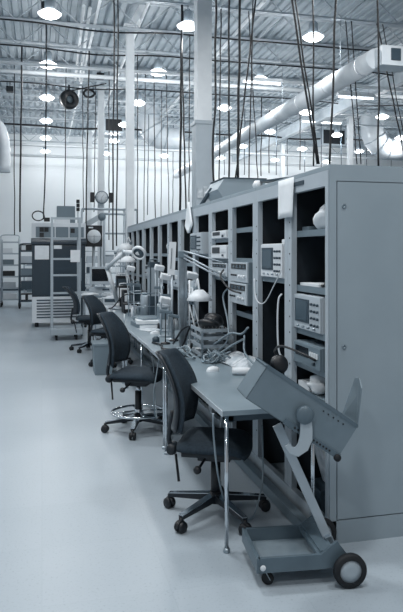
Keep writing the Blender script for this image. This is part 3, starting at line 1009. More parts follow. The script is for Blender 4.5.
# ------------------------------------------------------------------ chairs (face +x)
def chair(label, loc, rz, seat_z=0.50, ring=False, back_h=0.52, recl=0.12, arm0=20, AL=0.30):
    t = thing('office_chair', label, 'chair', loc, rz)
    # seat cushion
    def seat_top(u, v):
        x = -0.22 + 0.44 * u
        y = (-0.235 + 0.47 * v)
        e = max(abs(2 * u - 1), abs(2 * v - 1))
        sh = 1 - 0.12 * (abs(2 * u - 1) ** 4) * 1.0
        y *= 1 - 0.10 * abs(2 * u - 1) ** 3
        x *= 1 - 0.10 * abs(2 * v - 1) ** 3
        z = seat_z + 0.02 - 0.03 * e ** 6 - (0.03 * max(0, (u - 0.75) / 0.25) ** 2) + 0.008 * abs(2 * v - 1)
        return (x, y, z)
    MB().grid(seat_top, 14, 14, thick=lambda u, v: (0, 0, -0.055 + 0.03 * max(abs(2 * u - 1), abs(2 * v - 1)) ** 6)).obj('seat', 'fabric', t)
    MB().box((0.0, 0, seat_z - 0.05), (0.36, 0.38, 0.03), None, 0.012).obj('seat_pan', 'shell', t)
    # backrest
    def prof(v):
        z = seat_z + 0.07 + back_h * v
        x = -0.23 - recl * v * v * 1.5 + 0.045 * math.sin(v * PI * 0.9)
        return x, z
    def back(u, v):
        x, z = prof(v)
        wd = 0.225 * (1 - 0.42 * max(0, (v - 0.45) / 0.55) ** 2.2) * (1 - 0.18 * max(0, (0.25 - v) / 0.25) ** 2)
        s_ = (2 * u - 1)
        y = s_ * wd
        x += 0.06 * s_ * s_
        return (x, y, z)
    bk = MB().grid(back, 12, 16, thick=lambda u, v: (-0.045 + 0.028 * max(abs(2 * u - 1), abs(2 * v - 1)) ** 4, 0, 0)).obj('backrest', 'fabric', t)
    def back2(u, v):
        p = back(0.01 + 0.98 * u, 0.01 + 0.98 * v)
        return (p[0] - 0.034, p[1], p[2])
    MB().grid(back2, 10, 12, thick=lambda u, v: (-0.012, 0, 0)).obj('back_shell', 'shell', bk)
    # bracket from under the seat to the back
    m = MB().tube([(0.02, 0, seat_z - 0.075), (-0.2, 0, seat_z - 0.085), (-0.29, 0, seat_z - 0.04), (-0.285, 0, seat_z + 0.06), (-0.268, 0, seat_z + 0.16)], 0.016, 8)
    m.lathe([(0, -0.05), (0.03, -0.05), (0.035, -0.03), (0.035, 0.03), (0.03, 0.05), (0, 0.05)], c=(-0.27, 0, seat_z - 0.07), axis=(0, 1, 0), n=12)
    m.obj('back_bracket', 'shell', t)
    m = MB().b2((-0.1, -0.09, seat_z - 0.115), (0.1, 0.09, seat_z - 0.065), 0.012)
    m.obj('mechanism', 'shell', t)
    m = MB().cyl((-0.05, -0.08, seat_z - 0.095), (-0.07, -0.22, seat_z - 0.12), 0.008, 8).lathe([(0, 0), (0.02, 0.005), (0.024, 0.02), (0.02, 0.035), (0, 0.04)], c=(-0.07, -0.21, seat_z - 0.12), axis=(-0.1, -1, 0), n=10)
    m.obj('knob', 'black', t)
    m = MB().bar((-0.24, -0.05, seat_z - 0.09), (-0.21, -0.1, seat_z - 0.24), 0.014, 0.01)
    m.obj('lever', 'black', t)
    # column
    MB().cyl((0, 0, 0.12), (0, 0, 0.34 if not ring else 0.36), 0.03, 16).obj('gas_column', 'black', t)
    MB().cyl((0, 0, 0.33), (0, 0, seat_z - 0.11), 0.02, 16).obj('piston', 'chrome' if ring else 'black', t)
    MB().cyl((0, 0, 0.085), (0, 0, 0.15), 0.045, 18, 0.035).obj('hub', 'black', t)
    for k in range(5):
        a = R(72 * k + arm0)
        d = Vector((math.cos(a), math.sin(a), 0))
        pa = d * 0.03 + Vector((0, 0, 0.125))
        pb = d * AL + Vector((0, 0, 0.085))
        perp = Vector((-d.y, d.x, 0))
        m = MB()
        A = [pa + perp * 0.028 + Vector((0, 0, 0.012)), pa - perp * 0.028 + Vector((0, 0, 0.012)), pa - perp * 0.024 - Vector((0, 0, 0.03)), pa + perp * 0.024 - Vector((0, 0, 0.03))]
        B = [pb + perp * 0.018 + Vector((0, 0, 0.010)), pb - perp * 0.018 + Vector((0, 0, 0.010)), pb - perp * 0.014 - Vector((0, 0, 0.012)), pb + perp * 0.014 - Vector((0, 0, 0.012))]
        VA = [m.bm.verts.new(q) for q in A]
        VB = [m.bm.verts.new(q) for q in B]
        for i in range(4):
            m.bm.faces.new((VA[i], VA[(i + 1) % 4], VB[(i + 1) % 4], VB[i]))
        m.bm.faces.new(VA)
        m.bm.faces.new(VB)
        arm = m.obj('base_arm', 'shell', t)
        tr = Vector((0, 0, 0.011))
        MB().prism([pa + perp * 0.026 + tr, pa - perp * 0.026 + tr, pb - perp * 0.017 + tr, pb + perp * 0.017 + tr], (0, 0, 0.004)).obj('arm_cover', 'chrome', arm)
        ca = a + 0.5 * math.sin(k * 2.1)
        cdx = Vector((math.cos(ca), math.sin(ca), 0))
        cp = d * AL
        ax = Vector((-cdx.y, cdx.x, 0))
        m = MB()
        for s_ in (-1, 1):
            m.lathe([(0, -0.011), (0.027, -0.011), (0.0325, -0.005), (0.0325, 0.005), (0.027, 0.011), (0, 0.011)], c=cp + ax * 0.018 * s_ + Vector((0, 0, 0.0325)), axis=ax, n=16)
        ws = m.obj('caster', 'black', t)
        MB().cyl(cp + Vector((0, 0, 0.03)), cp + Vector((0, 0, 0.085)), 0.012, 8).tube([cp + cdx * (0.03 * math.cos(q)) + Vector((0, 0, 0.03 + 0.032 * math.sin(q))) for q in [R(20 * i) for i in range(0, 10)]], 0.010, 6, smooth=0).obj('caster_hood', 'black', ws)
    if ring:
        m = MB().tube([(0.24 * math.cos(a), 0.24 * math.sin(a), 0.17) for a in [R(15 * q) for q in range(24)]], 0.011, 8, smooth=1, closed=True)
        m.obj('foot_ring', 'chrome', t)
        m = MB()
        for k in range(4):
            a = R(90 * k + 30)
            m.cyl((0.03 * math.cos(a), 0.03 * math.sin(a), 0.18), (0.236 * math.cos(a), 0.236 * math.sin(a), 0.17), 0.007, 6)
        m.cyl((0, 0, 0.165), (0, 0, 0.20), 0.036, 14)
        m.obj('ring_spoke', 'chrome', t)
    return t


chair('dark fabric office chair pulled up to the nearest workbench, closest to the camera', (1.035, 3.79, 0), R(-24), 0.47, False, 0.46, 0.08, 23, 0.315)
chair('dark fabric drafting stool with a chrome foot ring at the second workbench', (0.85, 5.78, 0), R(-26), 0.53, True, 0.46, 0.09, 62, 0.30)
chair('dark office chair at the third workbench, just beyond the grey bin', (0.95, 9.3, 0), R(-32), 0.50, False, 0.42)
chair('furthest dark office chair, between the rolling ladder and the far workbench', (0.76, 10.7, 0), R(-2), 0.55, False, 0.44)

# waste bin
m = MB().prism([(0.68, 8.5, 0), (0.90, 8.5, 0), (0.92, 8.48, 0.40), (0.66, 8.48, 0.40)], (0, 0.36, 0))
m.b2((0.65, 8.47, 0.39), (0.93, 8.87, 0.415))
solo(m, 'waste_bin', 'cardboard', 'grey box bin on the floor under the third workbench', 'bin')

# ================================================================== BENCH-TOP THINGS
def mouse(u, v, rz, label):
    p = at(u, v, Z=BZ)
    t = thing('computer_mouse', label, 'mouse', (p.x, p.y, BZ), rz)
    def fn(a, b):
        th = 2 * PI * a
        r = math.sin(b * PI / 2)
        return (0.055 * r * math.cos(th), 0.033 * r * math.sin(th), 0.034 * math.cos(b * PI / 2) ** 0.7 if b < 1 else 0.0)
    MB().grid(fn, 18, 6).obj('mouse_body', 'white', t)
    MB().cyl((0.02, -0.004, 0.03), (0.02, 0.004, 0.03), 0.008, 8).obj('scroll_wheel', 'grey', t)


mouse(213, 371, 0.4, 'white rounded mouse on the nearest workbench left of the paper roll')
mouse(155, 334, 0.2, 'small white mouse on the second workbench, in front of the paper stack')
# open magazine / papers
p = at(233, 361, Z=BZ)
c4 = [at(218, 362, Z=BZ), at(235, 351, X=1.49), at(261, 361, X=1.49), at(246, 372, Z=BZ)]
ctr = sum(c4, Vector()) / 4
ctr.z = BZ
t = thing('open_booklet', 'open printed booklet propped against the cabinets on the nearest workbench', 'booklet', (ctr.x, ctr.y, BZ), 0)
L4 = [q - ctr for q in c4]
def page(a, b, c, d):
    def fn(u, v):
        q = (a * (1 - u) + b * u) * (1 - v) + (d * (1 - u) + c * u) * v
        return (q.x, q.y, max(q.z, 0) + 0.003 + 0.008 * math.sin(v * PI))
    return fn
m1_, m2_ = (L4[0] + L4[3]) / 2, (L4[1] + L4[2]) / 2
MB().grid(page(L4[0], L4[1], m2_, m1_), 2, 8, thick=lambda u, v: (0, 0, -0.002)).obj('left_page', 'print_', t)
MB().grid(page(m1_, m2_, L4[2], L4[3]), 2, 8, thick=lambda u, v: (0, 0, -0.002)).obj('right_page', 'print_', t)
p = at(246, 375, Z=BZ)
m = MB().cyl((p.x - 0.09, p.y + 0.03, BZ + 0.026), (p.x + 0.09, p.y - 0.03, BZ + 0.026), 0.026, 16)
solo(m, 'paper_roll', 'paper', 'white paper roll lying by the open booklet', 'paper')
p = at(262, 372, Z=BZ)
lump((1.42, 3.95, BZ), (0.06, 0.06, 0.03), 21, 'crumpled_wrap', 'cloth', 'crumpled clear wrap at the bench edge beside the paper roll', 'wrap', 0.4)
p = at(247, 350, Z=BZ)
lump((1.46, 4.72, BZ), (0.03, 0.06, 0.03), 22, 'crumpled_paper', 'paper', 'small crumpled white paper at the bench rear beyond the open booklet', 'paper', 0.3)

# cable tangles
def tangle(cx, cy, rx, ry, n, seed, label, m='gcable', r=0.006, h=0.06):
    rnd = random.Random(seed)
    for k in range(n):
        pts = []
        a0 = rnd.uniform(0, 6)
        R0 = rnd.uniform(0.4, 1)
        for i in range(14):
            a = a0 + i * 0.7
            rr = R0 * (0.55 + 0.45 * math.sin(i * 1.3 + k))
            pts.append((cx + rx * rr * math.cos(a), cy + ry * rr * math.sin(a), BZ + r + 0.002 + h * (0.5 + 0.5 * math.sin(i * 1.1 + k * 2)) * rnd.uniform(0.1, 1)))
        pts[0] = (pts[0][0], pts[0][1], BZ + r)
        lab = label % ORD[k]
        solo(MB().tube(pts, r * rnd.uniform(0.8, 1.15), 6), 'loose_cable', rnd.choice(m) if isinstance(m, (list, tuple)) else m, lab, 'cable', label.split(',')[0].replace('%s ', ''))


tangle(1.10, 5.12, 0.11, 0.30, 10, 4, 'loosely coiled instrument cable in the big heap on the near bench, %s from the bottom', ['gcable', 'gcable', 'grey', 'black'], 0.007, 0.07)
tangle(1.31, 4.74, 0.15, 0.12, 5, 9, 'coiled cable in front of the tray rack, %s from the bottom', ['gcable', 'black'], 0.006, 0.10)
# cables rising from the heap to the instruments
for i, (pts, mt, lab) in enumerate((
    ([(1.33, 4.95, BZ + 0.02), (1.40, 4.8, BZ + 0.15), (1.44, 4.9, 1.05), (1.45, 5.08, 1.25), (1.485, 5.02, 1.33)], 'grey', 'grey cable climbing from the cable heap to the lower power supply'),
    ([(1.25, 5.1, BZ + 0.02), (1.32, 4.95, BZ + 0.10), (1.41, 4.75, BZ + 0.22), (1.44, 4.55, BZ + 0.24), (1.46, 4.45, BZ + 0.3)], 'gcable', 'pale cable arching along the rack trays, upper one'),
    ([(1.22, 5.0, BZ + 0.015), (1.34, 4.85, BZ + 0.05), (1.42, 4.7, BZ + 0.14), (1.46, 4.56, BZ + 0.2)], 'gcable', 'pale cable arching along the rack trays, lower one'),
    ([(1.485, 4.7, 1.3), (1.42, 4.8, 1.33), (1.40, 4.98, 1.42), (1.46, 5.1, 1.47)], 'black', 'black lead looped in front of the power supplies'),
    ([(1.53, 3.42, 0.99), (1.48, 3.5, 1.02), (1.45, 3.75, 1.03), (1.46, 3.9, 0.97), (1.5, 3.8, 0.91)], 'black', 'black lead looping out of the meter in the nearest cabinet'),
    ([(1.36, 3.95, BZ + 0.02), (1.40, 4.05, BZ + 0.07), (1.42, 4.4, BZ + 0.12), (1.48, 4.6, BZ + 0.22)], 'grey', 'thick grey hose running from the trays towards the bench end'),
)):
    solo(MB().tube(pts, 0.008, 6), 'lead_cable', mt, lab, 'cable')

# rack tray frame (open steel trays) at the back of the bench
t = thing('tray_rack', 'low open rack of steel trays on the bench below the power supplies', 'rack', (1.235, 4.93, BZ))
RW, RD = 0.36, 0.265
for (a, b) in ((0, 0), (RD, 0), (0, RW), (RD, RW)):
    MB().b2((a - 0.008, b - 0.008, 0), (a + 0.008, b + 0.008, 0.225)).obj('post', 'steel', t)
for k, z in enumerate((0.02, 0.085, 0.15, 0.21)):
    m = MB().b2((-0.004, 0.0, z), (RD, RW, z + 0.006)).b2((-0.010, -0.002, z), (-0.004, RW + 0.002, z + 0.028))
    m.b2((0.0, -0.006, z), (RD, 0.0, z + 0.028))
    m.obj('tray', 'alu', t)
for a in range(7):
    MB().cyl((0.03 + a * 0.033, 0.04, 0.214), (0.03 + a * 0.033, 0.04, 0.25), 0.006, 6).obj('test_pin', 'black', t)
lump((1.37, 5.15, BZ + 0.216), (0.10, 0.10, 0.06), 31, 'wire_bundle', 'black', 'black bundle of wiring on top of the tray rack', 'cable', 0.35)

# vertical aluminium post with arm lamp
def arm_lamp(base, pts, head, label, hw=0.11, hd=0.07, hh=0.05, m='white'):
    t = thing('desk_lamp', label, 'lamp', base)
    b = Vector(base)
    L = [Vector(q) - b for q in pts]
    MB().lathe([(0, 0), (0.06, 0), (0.06, 0.02), (0.02, 0.03), (0, 0.03)], n=16).obj('lamp_base', m, t)
    for q in range(len(L) - 1):
        d = (L[q + 1] - L[q])
        s_ = Vector((0.02, 0.0, 0.0)) if abs(d.z) > 0.7 * d.length else Vector((0, 0, 0.018))
        MB().cyl(L[q] + s_, L[q + 1] + s_, 0.007, 8).cyl(L[q] - s_, L[q + 1] - s_, 0.007, 8).obj('lamp_arm', m, t)
        MB().lathe([(0, -0.02), (0.022, -0.02), (0.022, 0.02), (0, 0.02)], c=L[q + 1], axis=(1, -0.3, 0), n=12).obj('joint', 'grey', t)
    h = Vector(head) - b
    hd_ = MB()
    hd_.lathe([(0.001, hh + 0.012), (hw * 0.3, hh + 0.010), (hw * 0.75, hh * 0.6), (hw, 0), (hw * 0.95, -0.004), (hw * 0.7, hh * 0.5), (hw * 0.25, hh * 0.9), (0.001, hh)], c=h, n=22)
    hd_.obj('lamp_shade', m, t)
    MB().tube([L[-1], (L[-1] + h) / 2 + Vector((0, 0, hh + 0.05)), h + Vector((0, 0, hh))], 0.009, 8).obj('shade_stem', m, t)


# tall extrusion post
p = at(183, 348, Z=BZ)
t = thing('post_stand', 'tall square grey metal post standing on the near end of the second bench', 'stand', (p.x, p.y, BZ))
m = MB()
for sx in (-1, 1):
    m.b2((sx * 0.022 - 0.011, -0.018, 0.012), (sx * 0.022 + 0.011, 0.018, 0.86))
m.b2((-0.014, -0.004, 0.012), (0.014, 0.004, 0.86))
m.obj('post', 'steel', t)
MB().b2((-0.05, -0.05, 0), (0.05, 0.05, 0.012)).obj('base_plate', 'steel', t)
MB().b2((-0.04, -0.03, 0.80), (0.04, 0.03, 0.86), 0.006).obj('clamp', 'grey', t)
MB().cyl((0.0, -0.02, 0.83), (0.30, -0.32, 0.64), 0.008, 8).cyl((0.0, -0.02, 0.80), (0.30, -0.32, 0.61), 0.008, 8).obj('swing_arm', 'alu', t)
MB().cyl((0.0, -0.03, 0.86), (0.52, -0.2, 0.70), 0.007, 8).obj('reach_arm', 'alu', t)
# white dome lamp
p = at(198.5, 300, Y=5.38)
arm_lamp((p.x + 0.03, 5.38, BZ), [(p.x + 0.03, 5.38, BZ + 0.03), (p.x - 0.055, 5.42, p.z - 0.02), (p.x - 0.02, 5.4, p.z + 0.10)], (p.x, 5.35, p.z), 'white dome desk lamp over the cable heap', 0.112, 0.08, 0.08)
# extra white poles around (167..195)
for i, (u, v0, v1, Y, r, lab) in enumerate(((184, 262, 340, 5.66, 0.011, 'white upright rod beside the tall square post'), (189.5, 280, 338, 5.52, 0.008, 'thin white rod standing under the dome lamp'))):
    p = at(u, v0, Y=Y)
    m = MB().cyl((p.x, Y, BZ + 0.01), (p.x, Y, p.z), r, 10).lathe([(0, 0), (0.045, 0), (0.045, 0.012), (0, 0.014)], c=(p.x, Y, BZ), n=14)
    solo(m, 'upright_rod', 'white', lab, 'rod')
# tall pale panel
p0 = at(169, 242, Y=6.1)
p1 = at(175, 275, Y=6.1)
t = thing('tall_panel', 'tall pale panel held upright on a thin stand left of the square post', 'panel', ((p0.x + p1.x) / 2, 6.1, BZ))
MB().box((0, 0, (p0.z + p1.z) / 2 - BZ), (0.065, 0.035, p0.z - p1.z), (0, R(3), 0), 0.004).obj('panel_box', 'white', t)
MB().box((-0.01, -0.02, (p0.z + p1.z) / 2 - BZ), (0.006, 0.004, 0.2), (0, R(3), 0)).obj('slot', 'dgrey', t)
MB().cyl((0.0, 0, 0.01), (0.0, 0, p1.z - BZ + 0.02), 0.012, 10).obj('stand_rod', 'alu', t)
MB().lathe([(0, 0), (0.06, 0), (0.06, 0.012), (0, 0.015)], n=16).obj('stand_base', 'alu', t)
# soldering / reel stands: dark weights with rods
for i, (u, v, hh, lab) in enumerate(((165.5, 344, 0.30, 'small round dark-based stand with a thin rod at the bench edge'), (174, 341, 0.24, 'second small stand with a thin rod behind the first'))):
    p = at(u, v, Z=BZ)
    t = thing('rod_stand', lab, 'stand', (p.x, p.y, BZ))
    MB().lathe([(0, 0), (0.045, 0), (0.045, 0.012), (0.01, 0.02), (0, 0.02)], n=16).obj('stand_base', 'black', t)
    MB().cyl((0, 0, 0.015), (0, 0, hh), 0.005, 8).obj('rod', 'black', t)
    MB().box((0.0, 0, hh), (0.12, 0.05, 0.03), (0, 0.2, 0), 0.008).obj('rod_head', 'grey', t)

# paper stack and the things around it
p = at(146, 326, Z=BZ)
t = thing('binder', 'thick grey binder at the bottom of the paper stack on the second bench', 'binder', (1.20, 7.30, BZ), R(4))
MB().b2((-0.17, -0.24, 0), (0.17, 0.24, 0.045), 0.004).obj('cover', 'grey', t)
MB().b2((-0.165, -0.242, 0.006), (0.16, -0.2, 0.039)).obj('pages', 'paper', t)
solo(MB().box((1.205, 7.31, BZ + 0.0665), (0.32, 0.44, 0.04), (0, 0, R(-6)), 0.003), 'paper_stack', 'paper', 'stack of white papers on top of the grey binder', 'paper')
solo(MB().box((1.21, 7.33, BZ + 0.0965), (0.30, 0.34, 0.018), (0, 0, R(12)), 0.003), 'folder', 'bench', 'thin grey folder topmost on the paper stack', 'folder')
solo(MB().cyl((0.965, 7.72, BZ), (0.965, 7.72, BZ + 0.11), 0.008, 8), 'pen', 'white', 'white peg standing at the front edge by the paper stack', 'pen')
# cylinder canister
t = thing('canister', 'pale grey canister on the third workbench behind the paper stack', 'canister', (1.33, 8.35, BZ))
MB().lathe([(0, 0), (0.075, 0), (0.075, 0.28), (0.07, 0.29), (0, 0.29)], n=20).obj('canister_body', 'alu', t)
MB().lathe([(0.0, 0.29), (0.05, 0.29), (0.05, 0.32), (0, 0.325)], n=16).obj('lid', 'grey', t)

# magnifier lamp (ring) and white arm lamp further on
t = thing('magnifier_lamp', 'pale round magnifier lamp on a jointed arm above the third bench', 'lamp', (1.10, 9.6, BZ))
p = at(139, 253, Y=8.7) - Vector((1.10, 9.6, BZ))
MB().lathe([(0.085, -0.02), (0.105, -0.016), (0.108, 0.0), (0.10, 0.02), (0.085, 0.025), (0.075, 0.015), (0.075, -0.015), (0.085, -0.02)], c=p, axis=(-0.5, -0.75, -0.5), n=28).obj('ring_shade', 'white', t)
MB().lathe([(0, -0.006), (0.077, -0.006), (0.077, 0.006), (0, 0.006)], c=p, axis=(-0.5, -0.75, -0.5), n=24).obj('lens', 'gscreen', t)
j1 = at(107, 268, Y=9.4) - Vector((1.10, 9.6, BZ))
j2 = at(112, 296, Y=9.5) - Vector((1.10, 9.6, BZ))
j3 = at(124, 252, Y=9.0) - Vector((1.10, 9.6, BZ))
base0 = Vector((0, 0, 0.02))
for a, b in ((base0, Vector((0.0, 0, 0.1))), (Vector((0, 0, 0.1)), j1), (j1, j3), (j3, p)):
    MB().cyl(a, b, 0.03, 10).obj('arm', 'white', t)
MB().lathe([(0, 0), (0.09, 0), (0.09, 0.025), (0.03, 0.04), (0, 0.04)], n=18).obj('lamp_base', 'alu', t)
for c_ in (j1, j3):
    MB().lathe([(0, -0.035), (0.035, -0.035), (0.035, 0.035), (0, 0.035)], c=c_, axis=(0, 1, 0), n=12).obj('joint', 'alu', t)
p = at(128, 262, Y=9.9)
arm_lamp((1.38, 10.1, BZ), [(1.38, 10.1, BZ + 0.03), (1.28, 10.0, p.z - 0.1), (p.x + 0.1, 9.9, p.z + 0.1)], (p.x, 9.9, p.z), 'white desk lamp behind the magnifier lamp', 0.14, 0.1, 0.08)
p = at(126, 250, Y=10.6)
arm_lamp((1.30, 10.9, BZ), [(1.30, 10.9, BZ + 0.03), (1.2, 10.8, p.z - 0.05), (p.x + 0.08, 10.6, p.z + 0.12)], (p.x, 10.6, p.z), 'furthest white desk lamp at the end of the cabinet row', 0.15, 0.1, 0.1)
# black soldering stations / monitors pile
for (x_, y_, w_, d_, h_, mm, lab) in ((1.2, 9.0, 0.2, 0.26, 0.14, 'black', 'black instrument under the magnifier lamp'), (1.3, 9.45, 0.3, 0.24, 0.3, 'black', 'taller black instrument behind the black one on the third bench'), (1.08, 10.5, 0.25, 0.3, 0.12, 'beige', 'pale instrument on the far bench'), (1.35, 8.75, 0.16, 0.16, 0.1, 'grey', 'small grey box near the canister')):
    t = thing('tabletop_unit', lab, 'instrument', (x_, y_, BZ))
    MB().b2((-w_ / 2, -d_ / 2, 0), (w_ / 2, d_ / 2, h_), 0.012).obj('case', mm, t)
    MB().b2((-w_ / 2 + 0.02, -d_ / 2 - 0.005, h_ * 0.45), (w_ / 2 - 0.02, -d_ / 2, h_ * 0.85)).obj('front_panel', 'white' if mm == 'black' else 'dgrey', t)
    MB().cyl((w_ * 0.2, -d_ / 2, h_ * 0.25), (w_ * 0.2, -d_ / 2 - 0.015, h_ * 0.25), 0.012, 8).obj('knob', 'white', t)
# open wire frame on third bench
t = thing('tool_stand', 'thin open metal frame standing among the tools on the third bench', 'stand', (1.12, 8.0, BZ))
m = MB()
for (a, b) in ((0, 0), (0.34, 0), (0, 0.5), (0.34, 0.5)):
    m.cyl((a, b, 0), (a, b, 0.34), 0.007, 8)
for z in (0.17, 0.335):
    m.cyl((0, 0, z), (0.34, 0, z), 0.006, 6).cyl((0, 0.5, z), (0.34, 0.5, z), 0.006, 6).cyl((0, 0, z), (0, 0.5, z), 0.006, 6).cyl((0.34, 0, z), (0.34, 0.5, z), 0.006, 6)
m.obj('rods', 'steel', t)
# papers on third/far bench
for i, (x_, y_, rz, lab) in enumerate(((1.06, 9.75, 0.2, 'loose printed sheet on the third bench, nearest one'), (1.0, 10.15, -0.3, 'loose printed sheet beside the magnifier lamp base'), (1.08, 11.2, 0.1, 'loose printed sheet on the far bench'), (1.2, 11.7, 0.5, 'last loose sheet towards the monitor'), (1.15, 6.95, 0.3, 'white sheet tucked before the binder'))):
    solo(MB().box((x_, y_, BZ + 0.004), (0.21, 0.28, 0.006), (0, 0, rz)), 'paper_sheet', 'print_', lab, 'paper')

# ================================================================== FAR TABLE WITH MONITOR
t = thing('desk', 'desk with papers standing in front of the pipe frame', 'desk', (0.70, 12.6, 0))
MB().b2((0, 0, 0.74), (0.95, 1.6, 0.77), 0.004).obj('desktop', 'bench', t)
for a, b in ((0.05, 0.06), (0.9, 0.06), (0.05, 1.54), (0.9, 1.54)):
    MB().b2((a - 0.02, b - 0.02, 0), (a + 0.02, b + 0.02, 0.74)).obj('leg', 'dgrey', t)
p = at(98, 293, Z=0.77)
t = thing('computer_monitor', 'pale tube monitor with a dark screen on the desk left of the lamps', 'monitor', (1.16, 13.3, 0.91), R(-4))
MB().lathe([(0, 0), (0.13, 0), (0.13, 0.015), (0.05, 0.03), (0.04, 0.06), (0, 0.06)], n=18).obj('stand', 'beige', t)
m = MB().b2((-0.21, -0.03, 0.06), (0.21, 0.05, 0.42), 0.01)
m.obj('housing', 'beige', t)
MB().prism([(-0.19, 0.05, 0.08), (0.19, 0.05, 0.08), (0.19, 0.05, 0.40), (-0.19, 0.05, 0.40)], (0, 0.12, 0)).b2((-0.12, 0.17, 0.12), (0.12, 0.33, 0.33), 0.02).obj('tube_back', 'beige', t)
MB().b2((-0.165, -0.034, 0.12), (0.165, -0.03, 0.375)).obj('screen', 'screen', t)
for i, (x_, y_, rz, n_, lab) in enumerate(((0.92, 12.8, 0.2, 3, 'pile of papers on the desk in front of the monitor'), (1.3, 12.75, -0.2, 2, 'second pile of papers to the right on the desk'), (0.88, 13.3, 0.4, 2, 'pile of papers left of the monitor'))):
    solo(MB().box((x_, y_, 0.77 + 0.02), (0.28, 0.36, 0.038), (0, 0, rz)).box((x_ + 0.02, y_, 0.77 + 0.045), (0.24, 0.33, 0.012), (0, 0, rz + 0.2)), 'paper_pile', 'print_', lab, 'paper')

t = thing('desktop_computer', 'flat pale computer case lying under the tube monitor', 'computer', (1.16, 13.3, 0.77), R(-4))
MB().b2((-0.22, -0.05, 0), (0.22, 0.35, 0.14), 0.008).obj('case', 'beige', t)
MB().b2((0.05, -0.055, 0.07), (0.19, -0.05, 0.11)).obj('drive_slot', 'dgrey', t)

# loose papers heaped at the far end
for i, (u, v, sx, sy, sz, lab) in enumerate(((88, 297, 0.16, 0.2, 0.04, 'heap of white paper at the left front corner of the desk'), (108, 303, 0.14, 0.3, 0.05, 'heap of crumpled white paper at the front of the far bench'), (116, 299, 0.12, 0.25, 0.07, 'white paper heap behind the crumpled heap on the far bench'))):
    zz = 0.77 if i == 0 else BZ
    p = at(u, v, Z=zz)
    lump((p.x, min(p.y, 12.0) if i else p.y, zz), (sx, sy, sz), 60 + i, 'crumpled_paper', 'paper', lab, 'paper', 0.3)
# more tools crowding the benches
def small_unit(x_, y_, w_, d_, h_, body, front, lab, rz=0.0):
    t = thing('tabletop_unit', lab, 'instrument', (x_, y_, BZ), rz)
    MB().b2((-w_ / 2, -d_ / 2, 0), (w_ / 2, d_ / 2, h_), 0.008).obj('case', body, t)
    MB().b2((-w_ / 2 + 0.015, -d_ / 2 - 0.004, h_ * 0.4), (w_ / 2 - 0.015, -d_ / 2, h_ * 0.9)).obj('front_panel', front, t)
    MB().b2((-w_ / 2 - 0.004, -d_ / 2 + 0.015, h_ * 0.4), (-w_ / 2, d_ / 2 - 0.015, h_ * 0.9)).obj('side_panel', front, t)
    MB().cyl((w_ * 0.25, -d_ / 2, h_ * 0.2), (w_ * 0.25, -d_ / 2 - 0.012, h_ * 0.2), 0.01, 8).obj('knob', 'white', t)
    MB().tube([(-w_ * 0.35, 0, h_ - 0.005), (-w_ * 0.35, 0, h_ + 0.03), (w_ * 0.35, 0, h_ + 0.03), (w_ * 0.35, 0, h_ - 0.005)], 0.01, 6).obj('carry_handle', 'white' if body == 'black' else 'grey', t)


def zunit(u0, u1, v0, v1, Y, body, front, lab):
    a = at(u0, v0, Y=Y)
    b = at(u1, v1, Y=Y)
    small_unit((a.x + b.x) / 2, Y + 0.1, b.x - a.x, 0.2, a.z - BZ, body, front, lab)


zunit(117, 130, 276, 300, 10.5, 'black', 'dgrey', 'black carrying-handle unit behind the magnifier lamp arm')
zunit(119, 131, 286, 304, 9.95, 'black', 'white', 'black unit with a pale front, right in front of the taller black one')
zunit(131, 141, 284, 306, 9.05, 'grey', 'dgrey', 'grey upright unit left of the canister')
zunit(150, 160, 262, 312, 8.1, 'dgrey', 'alu', 'tall narrow grey unit right of the canister')
zunit(160, 170, 305, 322, 7.0, 'beige', 'grey', 'pale low unit behind the thin rod stands')
zunit(187, 200, 322, 336, 6.1, 'grey', 'black', 'grey unit behind the white uprights')
def rodset(x_, y_, hs, lab, mm='alu'):
    t = thing('tool_post', lab, 'stand', (x_, y_, BZ))
    MB().b2((-0.06, -0.05, 0), (0.06, 0.05, 0.015), 0.003).obj('stand_base', mm, t)
    for i, h_ in enumerate(hs):
        xx = -0.04 + 0.08 * i / max(1, len(hs) - 1)
        MB().cyl((xx, 0, 0.012), (xx, 0, h_), 0.008, 8).obj('rod', mm, t)
    MB().b2((-0.06, -0.012, hs[0] * 0.6), (0.06, 0.012, hs[0] * 0.6 + 0.03), 0.004).obj('cross_clamp', 'grey', t)
    MB().box((0.0, -0.03, hs[0] - 0.03), (0.11, 0.07, 0.06), (0.3, 0.2, 0.1), 0.012).obj('clamp_head', 'white', t)


rodset(1.28, 6.75, (0.62, 0.50), 'pair of pale rods on a base left of the tall pale panel')
rodset(1.20, 6.35, (0.40, 0.30), 'short pair of rods standing before the tall pale panel')
rodset(1.34, 7.45, (0.70, 0.55, 0.6), 'trio of pale rods behind the paper stack against the cabinets')
rodset(1.38, 5.95, (0.66, 0.45), 'pair of pale rods behind the square metal post')
rodset(1.20, 8.9, (0.66, 0.5), 'pair of pale rods just behind the canister')
for i, (x_, y_, r_, h_, mm, lab) in enumerate(((1.42, 6.9, 0.04, 0.12, 'white', 'white jar against the cabinets behind the pair of pale rods'), (1.30, 7.05, 0.05, 0.07, 'black', 'black spool lying near the white jar'), (1.15, 8.25, 0.035, 0.16, 'white', 'white bottle just left of the canister'), (1.40, 6.2, 0.05, 0.1, 'grey', 'grey jar between the square post and the cabinets'), (1.05, 6.0, 0.035, 0.05, 'dgrey', 'small dark dish near the bench edge by the square post'))):
    solo(MB().lathe([(0, 0), (r_, 0), (r_, h_ * 0.75), (r_ * 0.6, h_ * 0.9), (r_ * 0.6, h_), (0, h_)], c=(x_, y_, BZ), n=16), 'jar' if i != 1 else 'wire_spool', mm, lab, 'jar' if i != 1 else 'spool')
